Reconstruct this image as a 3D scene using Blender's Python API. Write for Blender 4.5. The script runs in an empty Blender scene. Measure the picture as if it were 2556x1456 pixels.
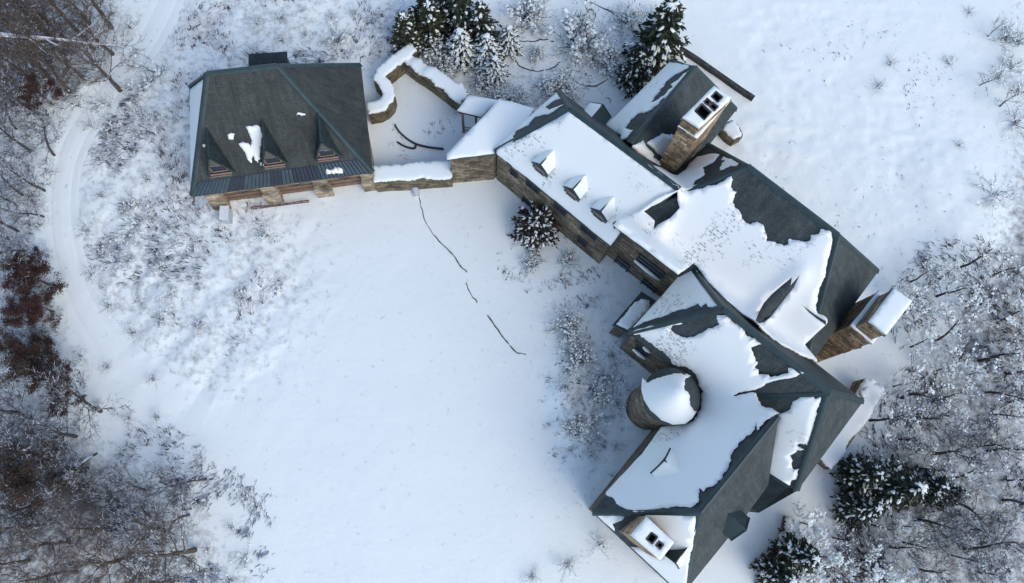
import bpy, bmesh, math, random
import numpy as np
from mathutils import Vector, Matrix
from mathutils.geometry import delaunay_2d_cdt
C = bpy.context.scene
random.seed(7); RNG = np.random.default_rng(7)
col = C.collection
# ------------------------------------------------------------------ camera (drone 48 m up, tipped 14 degrees off straight down)
H = 48.0; FPX = 1893.8; CX, CY = 1277.5, 728.0            # photo measured on a 2555 px wide print
_z = np.array([70.5, 479.0, FPX]); _z /= np.linalg.norm(_z)
_r = np.array([math.sqrt(1-_z[0]**2), 0, _z[0]])
_ux = -_z[1]*_z[0]/_r[0]; _u = np.array([_ux, math.sqrt(1-_ux**2-_z[1]**2), _z[1]])
ROT = np.stack([_r, _u, np.cross(_r, _u)], 1)
cd = bpy.data.cameras.new('camera'); cam = bpy.data.objects.new('camera', cd); col.objects.link(cam)
cd.sensor_width = 36; cd.lens = 36*FPX/2555; cd.clip_end = 3000
M = Matrix([list(ROT[i])+[0] for i in range(3)]+[[0, 0, 0, 1]]); M.translation = (0, 0, H); cam.matrix_world = M
C.camera = cam
# ------------------------------------------------------------------ sky, sun, exposure
SUN_EL, SUN_AZ = math.radians(42), math.radians(136)       # low sun from the lower right of the picture
W = bpy.data.worlds.new('World'); C.world = W; W.use_nodes = True
nt = W.node_tree; bg = nt.nodes['Background']; sk = nt.nodes.new('ShaderNodeTexSky')
sk.sky_type = 'NISHITA'; sk.sun_disc = False; sk.sun_elevation = SUN_EL; sk.sun_rotation = SUN_AZ
sk.air_density = 1.0; sk.dust_density = 1.0; sk.ozone_density = 1.0
nt.links.new(sk.outputs[0], bg.inputs[0]); bg.inputs[1].default_value = 0.15
sl = bpy.data.lights.new('sun', 'SUN'); so = bpy.data.objects.new('sun', sl); col.objects.link(so)
sl.energy = 0.68; sl.angle = math.radians(40); sl.color = (1, .95, .82)
sd = Vector((math.sin(SUN_AZ)*math.cos(SUN_EL), math.cos(SUN_AZ)*math.cos(SUN_EL), math.sin(SUN_EL)))
so.rotation_euler = sd.to_track_quat('Z', 'Y').to_euler(); so.location = sd*80
vs = C.view_settings; vs.view_transform = 'Standard'; vs.look = 'None'; vs.exposure = 0.72; vs.gamma = 1

# ------------------------------------------------------------------ surveying: sight lines of the photo met with real heights and roof planes
def crop(ox, oy, s): return lambda x, y, *k: (ox+s*x, oy+s*y)+tuple(k)
K0 = lambda x, y, *k: (x, y)+tuple(k)
K1 = crop(427.1, 92.8, .34428); K2 = crop(1095.5, 120.7, .34428); K3 = crop(1439, 417.8, .34428)
K4 = crop(1439, 789.2, .30603); K5 = crop(1439, 1021.3, .29841); K6 = crop(1949.7, 557.1, .31876)
EYE = np.array([0, 0, H])
def ray(p): d = ROT @ np.array([p[0]-CX, CY-p[1], -FPX]); return d/np.linalg.norm(d)
def at(p, z=0.0):
    d = ray(p); return EYE+d*((z-H)/d[2])
class Plane:                                                # z = a x + b y + c
    def __init__(s, p, q, r):
        p, q, r = map(np.array, (p, q, r)); n = np.cross(q-p, r-p); n = n/np.linalg.norm(n)
        if n[2] < 0: n = -n
        s.n = n; s.p = p; s.a, s.b = -n[0]/n[2], -n[1]/n[2]; s.c = p[2]-s.a*p[0]-s.b*p[1]
        g = math.hypot(s.a, s.b) or 1e-6
        s.up = np.array([s.a, s.b])/g; s.e = np.array([-s.up[1], s.up[0]]); s.sl = math.sqrt(1+g*g); s.g = g
    def z(s, x, y): return s.a*x+s.b*y+s.c
    def hit(s, px):
        d = ray(px); return EYE+d*(np.dot(s.p-EYE, s.n)/np.dot(d, s.n))
    def uv(s, x, y): return s.e[0]*x+s.e[1]*y, (s.up[0]*x+s.up[1]*y)*s.sl
def hit_max(planes, px):                                    # first roof met by the sight line; a tuple of planes is one ridged roof
    d = ray(px); best = None
    for pl in planes:
        if not isinstance(pl, tuple): pl = (pl,)
        t_in, t_out = 0, 1e9
        for q in pl:
            c = np.dot(d, q.n); t = np.dot(q.p-EYE, q.n)/c
            if c < 0: t_in = max(t_in, t)
            elif len(pl) > 1: t_out = min(t_out, t)
        if t_in < t_out and (best is None or t_in < best): best = t_in
    return EYE+d*best

# ------------------------------------------------------------------ materials
def new_mat(name):
    m = bpy.data.materials.new(name); m.use_nodes = True
    n = m.node_tree; return m, n, n.nodes['Principled BSDF'], n.nodes.new, n.links.new
def ramp(N, stops):
    r = N('ShaderNodeValToRGB'); el = r.color_ramp.elements
    while len(el) < len(stops): el.new(.5)
    for e, (p, c) in zip(el, stops): e.position = p; e.color = (c, c, c, 1) if isinstance(c, (int, float)) else (*c, 1)
    return r
def noise(N, L, vec, scale, detail=4, rough=.55):
    t = N('ShaderNodeTexNoise'); t.inputs['Scale'].default_value = scale; t.inputs['Detail'].default_value = detail
    t.inputs['Roughness'].default_value = rough
    if vec: L(vec, t.inputs['Vector'])
    return t
def mix(N, L, f, a, b):
    m = N('ShaderNodeMix'); m.data_type = 'RGBA'
    for s, v in ((m.inputs[0], f), (m.inputs[6], a), (m.inputs[7], b)):
        if hasattr(v, 'is_linked') or isinstance(v, bpy.types.NodeSocket): L(v, s)
        elif isinstance(v, (int, float)): s.default_value = v
        else: s.default_value = (*v, 1)
    return m.outputs[2]
def bump(N, L, b, h, strength, dist):
    n = N('ShaderNodeBump'); n.inputs['Strength'].default_value = strength; n.inputs['Distance'].default_value = dist
    L(h, n.inputs['Height']); L(n.outputs[0], b.inputs['Normal']); return n
SNOW = (.86, .888, .845)
def mat_ground():
    m, t, b, N, L = new_mat('ground_snow'); g = N('ShaderNodeNewGeometry').outputs['Position']
    at_ = N('ShaderNodeAttribute'); at_.attribute_name = 'litter'
    n1 = noise(N, L, g, 1.9, 6, .7); n2 = noise(N, L, g, .35, 3)
    a = N('ShaderNodeMath'); a.operation = 'MULTIPLY_ADD'; L(at_.outputs['Fac'], a.inputs[0]); a.inputs[1].default_value = .62; L(n1.outputs[0], a.inputs[2])
    r = ramp(N, [(.60, 0.), (1.0, 1.)]); L(a.outputs[0], r.inputs[0])
    br = ramp(N, [(.3, (.07, .062, .06)), (.7, (.19, .165, .155))]); L(n2.outputs[0], br.inputs[0])
    L(mix(N, L, r.outputs[0], SNOW, br.outputs[0]), b.inputs['Base Color']); b.inputs['Roughness'].default_value = .7
    n3 = noise(N, L, g, 2.6, 7, .62); bump(N, L, b, n3.outputs[0], .3, .10); return m
def mat_snow(name='snow', s=.25):
    m, t, b, N, L = new_mat(name); g = N('ShaderNodeNewGeometry').outputs['Position']
    n3 = noise(N, L, g, 2.2, 6, .6); bump(N, L, b, n3.outputs[0], s, .10)
    b.inputs['Base Color'].default_value = (*SNOW, 1); b.inputs['Roughness'].default_value = .65; return m
def shingle_nodes(N, L, uv, c1, c2):
    br = N('ShaderNodeTexBrick'); L(uv, br.inputs['Vector']); br.inputs['Scale'].default_value = 1
    br.inputs['Brick Width'].default_value = .26; br.inputs['Row Height'].default_value = .15; br.inputs['Mortar Size'].default_value = .012
    br.inputs['Mortar Smooth'].default_value = .3
    br.inputs['Color1'].default_value = (*c1, 1); br.inputs['Color2'].default_value = (*c2, 1); br.inputs['Mortar'].default_value = (c1[0]*.6, c1[1]*.6, c1[2]*.6, 1)
    br.offset = .5; return br
def mat_shingle(name, c1, c2):
    m, t, b, N, L = new_mat(name); uv = N('ShaderNodeUVMap').outputs[0]
    br = shingle_nodes(N, L, uv, c1, c2)
    g = N('ShaderNodeNewGeometry').outputs['Position']; n = noise(N, L, g, .8, 6, .7); n2 = noise(N, L, g, 9, 3, .7)
    r = ramp(N, [(.3, .6), (.7, 1.35)]); L(n.outputs[0], r.inputs[0]); r2 = ramp(N, [(.3, .75), (.7, 1.25)]); L(n2.outputs[0], r2.inputs[0])
    def mul(a, c):
        x = N('ShaderNodeMix'); x.data_type = 'RGBA'; x.blend_type = 'MULTIPLY'; x.inputs[0].default_value = 1; L(a, x.inputs[6]); L(c, x.inputs[7]); return x.outputs[2]
    mp = N('ShaderNodeMapping'); mp.inputs['Scale'].default_value = (2.6, .3, 1); L(uv, mp.inputs[0]); n3 = noise(N, L, mp.outputs[0], 1.5, 5, .7); r3 = ramp(N, [(.3, .62), (.7, 1.4)]); L(n3.outputs[0], r3.inputs[0])
    L(mul(mul(mul(br.outputs[0], r.outputs[0]), r2.outputs[0]), r3.outputs[0]), b.inputs['Base Color']); b.inputs['Roughness'].default_value = .75
    bump(N, L, b, br.outputs[1], -.6, .02); return m
def mat_roofsnow():
    m, t, b, N, L = new_mat('roof_snow'); g = N('ShaderNodeNewGeometry').outputs['Position']; uv = N('ShaderNodeUVMap').outputs[0]
    at_ = N('ShaderNodeAttribute'); at_.attribute_name = 'melt'
    mp = N('ShaderNodeMapping'); mp.inputs['Scale'].default_value = (3.4, 1.1, 1); L(uv, mp.inputs[0])
    n1 = noise(N, L, mp.outputs[0], 2.4, 5, .75); n2 = noise(N, L, g, 1.1, 5, .65)
    br = N('ShaderNodeTexBrick'); L(uv, br.inputs['Vector']); br.inputs['Scale'].default_value = 1; br.inputs['Brick Width'].default_value = .26; br.inputs['Row Height'].default_value = .15; br.inputs['Mortar Size'].default_value = .03; br.inputs['Mortar Smooth'].default_value = .8
    br.inputs['Color1'].default_value = (0, 0, 0, 1); br.inputs['Color2'].default_value = (1, 1, 1, 1); br.inputs['Mortar'].default_value = (0, 0, 0, 1); br.offset_frequency = 3; br.squash = .6; br.squash_frequency = 2
    a = N('ShaderNodeMath'); a.operation = 'MULTIPLY'; L(at_.outputs['Fac'], a.inputs[0]); L(br.outputs[0], a.inputs[1])
    at_.attribute_name = 'melt'
    a2 = N('ShaderNodeMath'); a2.operation = 'MULTIPLY'; L(a.outputs[0], a2.inputs[0]); L(n1.outputs[0], a2.inputs[1])
    n4 = noise(N, L, g, 1.3, 2); a3 = N('ShaderNodeMath'); a3.operation = 'MULTIPLY_ADD'; L(n4.outputs[0], a3.inputs[0]); a3.inputs[1].default_value = .5; L(a2.outputs[0], a3.inputs[2]); a2 = a3
    r = ramp(N, [(.47, 0.), (.68, .75)]); L(a2.outputs[0], r.inputs[0])
    L(mix(N, L, r.outputs[0], (.895, .905, .865), (.26, .27, .28)), b.inputs['Base Color']); b.inputs['Roughness'].default_value = .6
    bump(N, L, b, n2.outputs[0], .3, .08); return m
def mat_stone(name, c1, c2, mort, row=.17, wid=.42, patch=.8):
    m, t, b, N, L = new_mat(name); uv = N('ShaderNodeUVMap').outputs[0]; g = N('ShaderNodeNewGeometry').outputs['Position']
    nw = noise(N, L, uv, 2.5, 2); vm = N('ShaderNodeMix'); vm.data_type = 'VECTOR'; vm.inputs[0].default_value = .05
    L(uv, vm.inputs[4]); L(nw.outputs[1], vm.inputs[5])
    br = N('ShaderNodeTexBrick'); L(vm.outputs[1], br.inputs['Vector']); br.inputs['Scale'].default_value = 1
    br.inputs['Brick Width'].default_value = wid; br.inputs['Row Height'].default_value = row; br.inputs['Mortar Size'].default_value = .02
    br.inputs['Bias'].default_value = -.1; br.squash = .6; br.squash_frequency = 3
    for k, c in (('Color1', c1), ('Color2', c2), ('Mortar', mort)): br.inputs[k].default_value = (*c, 1)
    n = noise(N, L, g, patch, 5, .7); r = ramp(N, [(.33, .3), (.68, 1.7)]); L(n.outputs[0], r.inputs[0])
    x = N('ShaderNodeMix'); x.data_type = 'RGBA'; x.blend_type = 'MULTIPLY'; x.inputs[0].default_value = 1; L(br.outputs[0], x.inputs[6]); L(r.outputs[0], x.inputs[7])
    ns = noise(N, L, g, 6, 4, .8); sp = N('ShaderNodeSeparateXYZ'); L(N('ShaderNodeNewGeometry').outputs['Normal'], sp.inputs[0])
    rs = ramp(N, [(.66, 0.), (.72, .8)]); L(ns.outputs[0], rs.inputs[0])
    L(mix(N, L, rs.outputs[0], x.outputs[2], (.55, .56, .58)), b.inputs['Base Color']); b.inputs['Roughness'].default_value = .85
    bump(N, L, b, br.outputs[1], -.8, .04); return m
def mat_plain(name, c, rough=.6, var=.3, scale=3, metal=0):
    m, t, b, N, L = new_mat(name); g = N('ShaderNodeNewGeometry').outputs['Position']; n = noise(N, L, g, scale, 5, .65)
    r = ramp(N, [(.3, tuple(v*(1-var) for v in c)), (.7, tuple(min(1, v*(1+var)) for v in c))]); L(n.outputs[0], r.inputs[0])
    L(r.outputs[0], b.inputs['Base Color']); b.inputs['Roughness'].default_value = rough; b.inputs['Metallic'].default_value = metal; return m
def mat_bark(name, c, snow, scale=2.5):                    # settled snow lies on the upper side of limbs
    m, t, b, N, L = new_mat(name); ge = N('ShaderNodeNewGeometry'); ob = N('ShaderNodeTexCoord').outputs['Object']
    n = noise(N, L, ob, scale, 3, .6); n2 = noise(N, L, ob, .5, 2)
    r = ramp(N, [(.35, tuple(v*.6 for v in c)), (.65, tuple(v*1.5 for v in c))]); L(n2.outputs[0], r.inputs[0])
    sp = N('ShaderNodeSeparateXYZ'); L(ge.outputs['Normal'], sp.inputs[0])
    a = N('ShaderNodeMath'); a.operation = 'MULTIPLY_ADD'; L(sp.outputs[2], a.inputs[0]); a.inputs[1].default_value = .35; L(n.outputs[0], a.inputs[2])
    f = ramp(N, [(max(.02, .98-snow*.5), 0.), (min(1., 1.04-snow*.5), 1.)]); L(a.outputs[0], f.inputs[0])
    L(mix(N, L, f.outputs[0], r.outputs[0], (.8, .82, .86)), b.inputs['Base Color']); b.inputs['Roughness'].default_value = .85; return m
MT = dict(
    ground=mat_ground(), snow=mat_snow(), roofsnow=mat_roofsnow(),
    roof=mat_shingle('slate_shingle', (.034, .047, .050), (.052, .063, .062)),
    groof=mat_shingle('garage_shingle', (.033, .040, .037), (.047, .050, .044)),
    shake=mat_shingle('dark_green_shake', (.010, .020, .023), (.018, .029, .032)),
    teal=mat_plain('teal_flashing', (.020, .042, .046), .5, .3, 2),
    tealdark=mat_plain('dark_seam_metal', (.012, .018, .03), .45, .4, 1.5), tealblue=mat_plain('blue_seam_metal', (.035, .058, .075), .45, .3, 1.5),  # two panel tones of the eave metal, dark wet ones and blue
    stone=mat_stone('house_stone', (.26, .205, .13), (.065, .052, .036), (.055, .046, .036), .24, .62),
    chim=mat_stone('chimney_stone', (.56, .38, .21), (.14, .10, .062), (.07, .055, .04), .22, .7),
    gstone=mat_stone('pale_stone', (.42, .33, .23), (.17, .13, .085), (.2, .17, .13), .22, .5),
    dwall=mat_stone('garden_stone', (.22, .175, .10), (.075, .06, .038), (.045, .038, .028), .24, .6, 1.4),
    wood=mat_plain('brown_door_wood', (.19, .115, .075), .6, .25), frame=mat_plain('brown_frame', (.22, .15, .12), .6, .2), dark=mat_plain('dark_void', (.006, .006, .008), .8, .2),
    glass=mat_plain('window_glass', (.03, .045, .06), .12, .2), white=mat_plain('white_paint', (.75, .76, .76), .5, .06), rust=mat_plain('rusty_iron', (.14, .06, .045), .8, .4),
    black=mat_plain('black_edging', (.03, .03, .032), .7, .4), pipe=mat_plain('grey_pipe', (.42, .45, .5), .5, .15), siding=mat_plain('dormer_siding', (.11, .105, .09), .7, .2),
    darkstone=mat_stone('dark_shaded_stone', (.07, .068, .065), (.025, .025, .025), (.02, .02, .02), .2, .5, 1.2),  # low wall's shade put into the colour; flue rims reuse the dark stone
    bark_brown=mat_bark('brown_bark', (.09, .066, .05), .32), bark_mauve=mat_bark('mauve_bark', (.068, .058, .058), .42), bark_frost=mat_bark('snowy_bark', (.048, .042, .042), .50), bark_white=mat_bark('frosted_bark', (.05, .045, .045), .65),
    bark_pale=mat_bark('pale_bark', (.42, .38, .33), .5), stalk=mat_bark('dead_stalk', (.06, .066, .072), .56), stalkb=mat_bark('brown_stalk', (.055, .045, .04), .42),
    needle=mat_plain('dark_needles', (.022, .032, .016), .7, .5, 5), needle2=mat_plain('yew_needles', (.035, .042, .014), .7, .5, 5), needleb=mat_plain('brown_needles', (.028, .02, .014), .8, .4, 4),
    russet=mat_plain('russet_leaves', (.060, .024, .018), .8, .5, 4), tan=mat_plain('tan_leaves', (.07, .045, .03), .8, .4, 4), clump=mat_snow('clinging_snow', .1),
)
# ------------------------------------------------------------------ objects
def tag(o, label=None, cat=None, group=None, kind=None):
    for k, v in (('label', label), ('category', cat), ('group', group), ('kind', kind)):
        if v: o[k] = v
    return o
def link(name, me, mat=None, parent=None):
    o = bpy.data.objects.new(name, me); col.objects.link(o)
    if mat:
        for mm in (mat if isinstance(mat, list) else [mat]): me.materials.append(mm)
    if parent: o.parent = parent
    return o
def empty(name, loc=(0, 0, 0)):
    o = bpy.data.objects.new(name, None); col.objects.link(o); o.location = loc; o.empty_display_size = .3; return o
def put(o, root):                                          # parent without moving: root may sit anywhere
    o.parent = root; o.matrix_parent_inverse = Matrix.Translation(-Vector(root.location)) if root.parent is None else Matrix.Identity(4); return o
class MB:
    def __init__(s): s.v = []; s.f = []; s.uv = []; s.mi = []
    def face(s, pts, uvs=None, mi=0):
        i = len(s.v); s.v += [tuple(map(float, p)) for p in pts]; s.f.append(tuple(range(i, i+len(pts)))); s.mi.append(mi)
        if uvs is None:
            p = [np.array(q, float) for q in pts]; n = np.cross(p[1]-p[0], p[2]-p[0])
            if abs(n[2]) < .6*np.linalg.norm(n):
                e = np.array([-n[1], n[0]])/(math.hypot(n[0], n[1]) or 1); uvs = [(q[0]*e[0]+q[1]*e[1], q[2]) for q in p]
            else: uvs = [(q[0], q[1]) for q in p]
        s.uv += list(uvs)
    def box(s, c, sx, sy, sz, ang=0, mi=0):                 # centre of the base, half sizes sx, sy, height sz
        ca, sa = math.cos(ang), math.sin(ang); b = [(c[0]+ca*x-sa*y, c[1]+sa*x+ca*y) for x, y in ((-sx, -sy), (sx, -sy), (sx, sy), (-sx, sy))]
        s.prism(b, c[2], c[2]+sz, mi)
    def prism(s, b, z0, z1, mi=0, top=True, bottom=True):
        b = [tuple(p[:2]) for p in b]
        if sum(b[i][0]*b[(i+1) % len(b)][1]-b[(i+1) % len(b)][0]*b[i][1] for i in range(len(b))) < 0: b = b[::-1]
        for i in range(len(b)):
            p, q = b[i], b[(i+1) % len(b)]; s.face([(*p, z0), (*q, z0), (*q, z1), (*p, z1)], mi=mi)
        if top: s.face([(*p, z1) for p in b], mi=mi)
        if bottom: s.face([(*p, z0) for p in b[::-1]], mi=mi)
    def tube(s, pts, rad, n=4, mi=0, cap=False):
        pts = [np.array(p, float) for p in pts]; rings = []
        for i, p in enumerate(pts):
            d = pts[min(i+1, len(pts)-1)]-pts[max(i-1, 0)]; d = d/(np.linalg.norm(d)+1e-9)
            a = np.cross(d, (0, 0, 1) if abs(d[2]) < .9 else (1, 0, 0)); a /= np.linalg.norm(a)+1e-9; b = np.cross(d, a)
            r = rad[i] if hasattr(rad, '__len__') else rad; i0 = len(s.v)
            for k in range(n):
                t = 2*math.pi*k/n; s.v.append(tuple(p+r*(math.cos(t)*a+math.sin(t)*b)))
            rings.append(i0)
        for r0, r1 in zip(rings, rings[1:]):
            for k in range(n):
                s.f.append((r0+k, r0+(k+1) % n, r1+(k+1) % n, r1+k)); s.mi.append(mi); s.uv += [(0, 0)]*4
        if cap:
            s.f.append(tuple(rings[-1]+k for k in range(n))); s.mi.append(mi); s.uv += [(0, 0)]*n
    def build(s, name, mat, parent=None, smooth=False):
        me = bpy.data.meshes.new(name); me.from_pydata(s.v, [], s.f); u = me.uv_layers.new(name='UVMap')
        u.data.foreach_set('uv', np.array(s.uv, dtype=np.float32).ravel())
        if any(s.mi): me.polygons.foreach_set('material_index', s.mi)
        if smooth: me.polygons.foreach_set('use_smooth', [True]*len(s.f))
        me.update(); return link(name, me, mat, parent)

# ---- noise for terrain
def _h(i, j, k): 
    v = np.sin(i*127.1+j*311.7+k*74.7)*43758.5453; return v-np.floor(v)
def vnoise(x, y, k=0):
    x = np.asarray(x, float); y = np.asarray(y, float); i = np.floor(x); j = np.floor(y); u = x-i; v = y-j; u = u*u*(3-2*u); v = v*v*(3-2*v)
    return (_h(i, j, k)*(1-u)+_h(i+1, j, k)*u)*(1-v)+(_h(i, j+1, k)*(1-u)+_h(i+1, j+1, k)*u)*v
def fbm(x, y, o=4, k=0): return sum(vnoise(x*2**n, y*2**n, k+n)*.5**n for n in range(o))/(2-2*.5**o)
def sstep(a, b, t): t = np.clip((t-a)/(b-a), 0, 1); return t*t*(3-2*t)
def ell(x, y, c, rx, ry, ang=0, soft=.5):                  # soft-edged ellipse, 1 inside
    ca, sa = math.cos(ang), math.sin(ang); dx, dy = x-c[0], y-c[1]; r = np.hypot((ca*dx+sa*dy)/rx, (-sa*dx+ca*dy)/ry); return 1-sstep(1-soft, 1+soft, r)
def segdist(x, y, P):
    d = np.full(np.shape(x), 1e9)
    for (ax, ay), (bx, by) in zip(P, P[1:]):
        t = np.clip(((x-ax)*(bx-ax)+(y-ay)*(by-ay))/((bx-ax)**2+(by-ay)**2), 0, 1); d = np.minimum(d, np.hypot(x-ax-t*(bx-ax), y-ay-t*(by-ay)))
    return d
def smooth_line(P, it=3):
    P = [np.array(p, float) for p in P]
    for _ in range(it):
        Q = [P[0]]
        for a, b in zip(P, P[1:]): Q += [.75*a+.25*b, .25*a+.75*b]
        P = Q+[P[-1]]
    return P
g2 = lambda x, y: at((x, y))[:2]
TRACK = smooth_line([g2(*p) for p in ((440, -60), (395, 60), (320, 170), (240, 265), (180, 350), (152, 450), (150, 560), (175, 690), (240, 830), (340, 930), (460, 1005), (560, 1050))])
def px_of(x, y, z=0.0):                                    # world -> print pixel, for laying out zones of ground
    dx = np.stack([np.asarray(x, float), np.asarray(y, float), np.full(np.shape(x), z-H)], -1) @ ROT
    return CX+dx[..., 0]/-dx[..., 2]*FPX, CY-dx[..., 1]/-dx[..., 2]*FPX
LEFT_WOOD = [(at(p)[0], at(p)[1]) for p in ((380, -120), (330, 60), (270, 200), (150, 330), (110, 480), (110, 700), (180, 960), (300, 1120), (520, 1290), (640, 1480), (700, 1600))]
RIGHT_WOOD = [(at(p)[0], at(p)[1]) for p in ((2480, -120), (2530, 100), (2500, 250), (2480, 420), (2440, 560), (2300, 760), (2210, 980), (2080, 1170), (1980, 1300), (1930, 1480), (1900, 1600))]
def side(x, y, P, left):                                   # how far (m) beyond the wood's edge, positive inside
    ys = np.array([p[1] for p in P])[::-1]; xs = np.array([p[0] for p in P])[::-1]; e = np.interp(y, ys, xs); return (e-x) if left else (x-e)
BRAMBLE = (at((330, 560)), at((700, 90)), at((1450, 130)), at((590, 700)))
def rough(x, y):                                           # tangle of snow-covered brambles
    r = ell(x, y, at((350, 420)), 8.5, 13, 0, .35); r = np.maximum(r, ell(x, y, at((520, 720)), 7, 7, 0, .4)); r = np.maximum(r, ell(x, y, at((720, 80)), 11, 4, 0, .4))
    r = np.maximum(r, .7*ell(x, y, at((1250, 120)), 9, 4, 0, .4)); r = np.maximum(r, .5*ell(x, y, at((1480, 900)), 3.2, 9, 0, .5)); return r
def litter(x, y):
    l = side(x, y, LEFT_WOOD, True); r = side(x, y, RIGHT_WOOD, False)
    v = .85*sstep(-2.5, 8, l); v = np.maximum(v, .46*sstep(-1, 5, r)); v = np.maximum(v, .22*rough(x, y))
    return v*(.55+.9*fbm(x*.22, y*.22, 3, 9))
def gz(x, y):
    x = np.asarray(x, float); y = np.asarray(y, float)
    z = .30*(fbm(x*.07, y*.07, 3, 1)-.5)
    ro = rough(x, y); w = x*.5+y*.85; q = -x*.85+y*.5
    z = z+ro*(.42*(fbm(w*.32, q*.9, 4, 21)-.45)+.10*(vnoise(x*2.3, y*2.3, 4)-.5))
    open_r = ell(x, y, at((2080, 330)), 13, 14, 0, .5); z = z+open_r*(.26*fbm(x*.3, y*.3, 2, 36)*(fbm(x*1.5+.5*y, y*1.9, 4, 33)-.5)+.12*(fbm(x*.5, y*.9, 3, 34)-.5))
    z = z+1.1*ell(x, y, at((1428, 985)), 1.2, 3.0, .1, .6)*fbm(x*.8, y*.55, 2, 61)
    z = z+.035*(fbm(x*.9, y*.9, 3, 5)-.5)
    wd = np.maximum(sstep(0, 4, side(x, y, LEFT_WOOD, True)), sstep(0, 4, side(x, y, RIGHT_WOOD, False))); z = z+wd*.35*(fbm(x*.4, y*.4, 4, 12)-.5)
    z = z+.30*ell(x, y, at((2390, 480)), 2.6, 3.6, .4, .5)   # rounded drift at the right
    d = segdist(x, y, TRACK); fd_ = sstep(1, 13, np.hypot(x-TRACK[-1][0], y-TRACK[-1][1])); k = (1-sstep(1.0, 1.9, d))*fd_; z = z*(1-.8*k)-.03*k+fd_*.03*np.exp(-((d-1.6)/.4)**2)-fd_*.035*np.exp(-((d-.62)/.2)**2)
    return z
def gz1(x, y): return float(gz(np.array([x]), np.array([y]))[0])
def gp(px, z=0):                                            # point standing on the ground seen at a pixel
    p = at(px, z); q = at(px, gz1(p[0], p[1])); return np.array([q[0], q[1], gz1(q[0], q[1])])
def grid_mesh(name, xs, ys, zf, mat, hole=None):
    X, Y = np.meshgrid(xs, ys); Z = zf(X, Y); nx, ny = len(xs), len(ys); me = bpy.data.meshes.new(name)
    v = np.stack([X, Y, Z], -1).reshape(-1, 3); i = np.arange(nx*ny).reshape(ny, nx)
    q = np.stack([i[:-1, :-1], i[:-1, 1:], i[1:, 1:], i[1:, :-1]], -1).reshape(-1, 4)
    me.from_pydata(v.tolist(), [], q.tolist()); me.polygons.foreach_set('use_smooth', [True]*len(q))
    a = me.attributes.new('litter', 'FLOAT', 'POINT'); a.data.foreach_set('value', litter(X, Y).astype(np.float32).ravel()); me.update()
    return link(name, me, mat)
def axis(lo, hi, s, far):
    c = list(np.arange(lo, hi, s)); a = [lo-d for d in (far, far*.5, far*.2, far*.08, far*.03, 4, 1.5)]; b = [hi+d for d in (1.5, 4, far*.03, far*.08, far*.2, far*.5, far)]
    return np.array(a+c+b)
tag(grid_mesh('ground', axis(-42, 46, .19, 600), axis(-12, 42, .19, 600), gz, MT['ground']), kind='structure')
# packed snow of the track, laid just above the ground
def track():
    m = MB(); offs = (-1.35, -1.0, -.8, -.62, -.45, 0, .45, .62, .8, 1.0, 1.35); rows = []
    for i, p in enumerate(TRACK):
        d = TRACK[min(i+1, len(TRACK)-1)]-TRACK[max(i-1, 0)]; d = d/np.linalg.norm(d); n = np.array([-d[1], d[0]]); rows.append([p+n*o for o in offs])
    P = np.array(rows); Z = gz(P[..., 0], P[..., 1])+.012; Z[:, 0] -= .03; Z[:, -1] -= .03
    for i in range(len(P)-1):
        for j in range(len(offs)-1):
            m.face([(*P[a][b], Z[a][b]) for a, b in ((i, j), (i+1, j), (i+1, j+1), (i, j+1))][::-1])
    return m.build('track', MT['snow'], smooth=True)
tag(track(), kind='structure')

# ------------------------------------------------------------------ snow lying on roofs and walls, with ragged melted edges
def inside(X, Y, P):
    r = np.zeros(np.shape(X), bool); n = len(P)
    for i in range(n):
        (ax, ay), (bx, by) = P[i], P[(i+1) % n]
        c = ((ay > Y) != (by > Y)) & (X < (bx-ax)*(Y-ay)/((by-ay) or 1e-9)+ax); r ^= c
    return r
def ragged(P, jag, rnd):
    out = []
    for i, p in enumerate(P):
        q = P[(i+1) % len(P)]; a, b = np.array(p[:2]), np.array(q[:2]); straight = len(p) > 2
        def sub(a, b, lv):
            L = np.linalg.norm(b-a)
            if L < (.5 if straight else .07) or lv > 8: return [a]
            m = (a+b)/2
            if not straight: n = np.array([-(b-a)[1], (b-a)[0]]); m = m+n*rnd.gauss(0, .5)*jag*(.8 if L > .6 else 1.7)
            else: m = m+np.array([rnd.uniform(-.012, .012), rnd.uniform(-.012, .012)])
            return sub(a, m, lv+1)+sub(m, b, lv+1)
        out += sub(a, b, 0)
    return out
_seed = [100]
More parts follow.
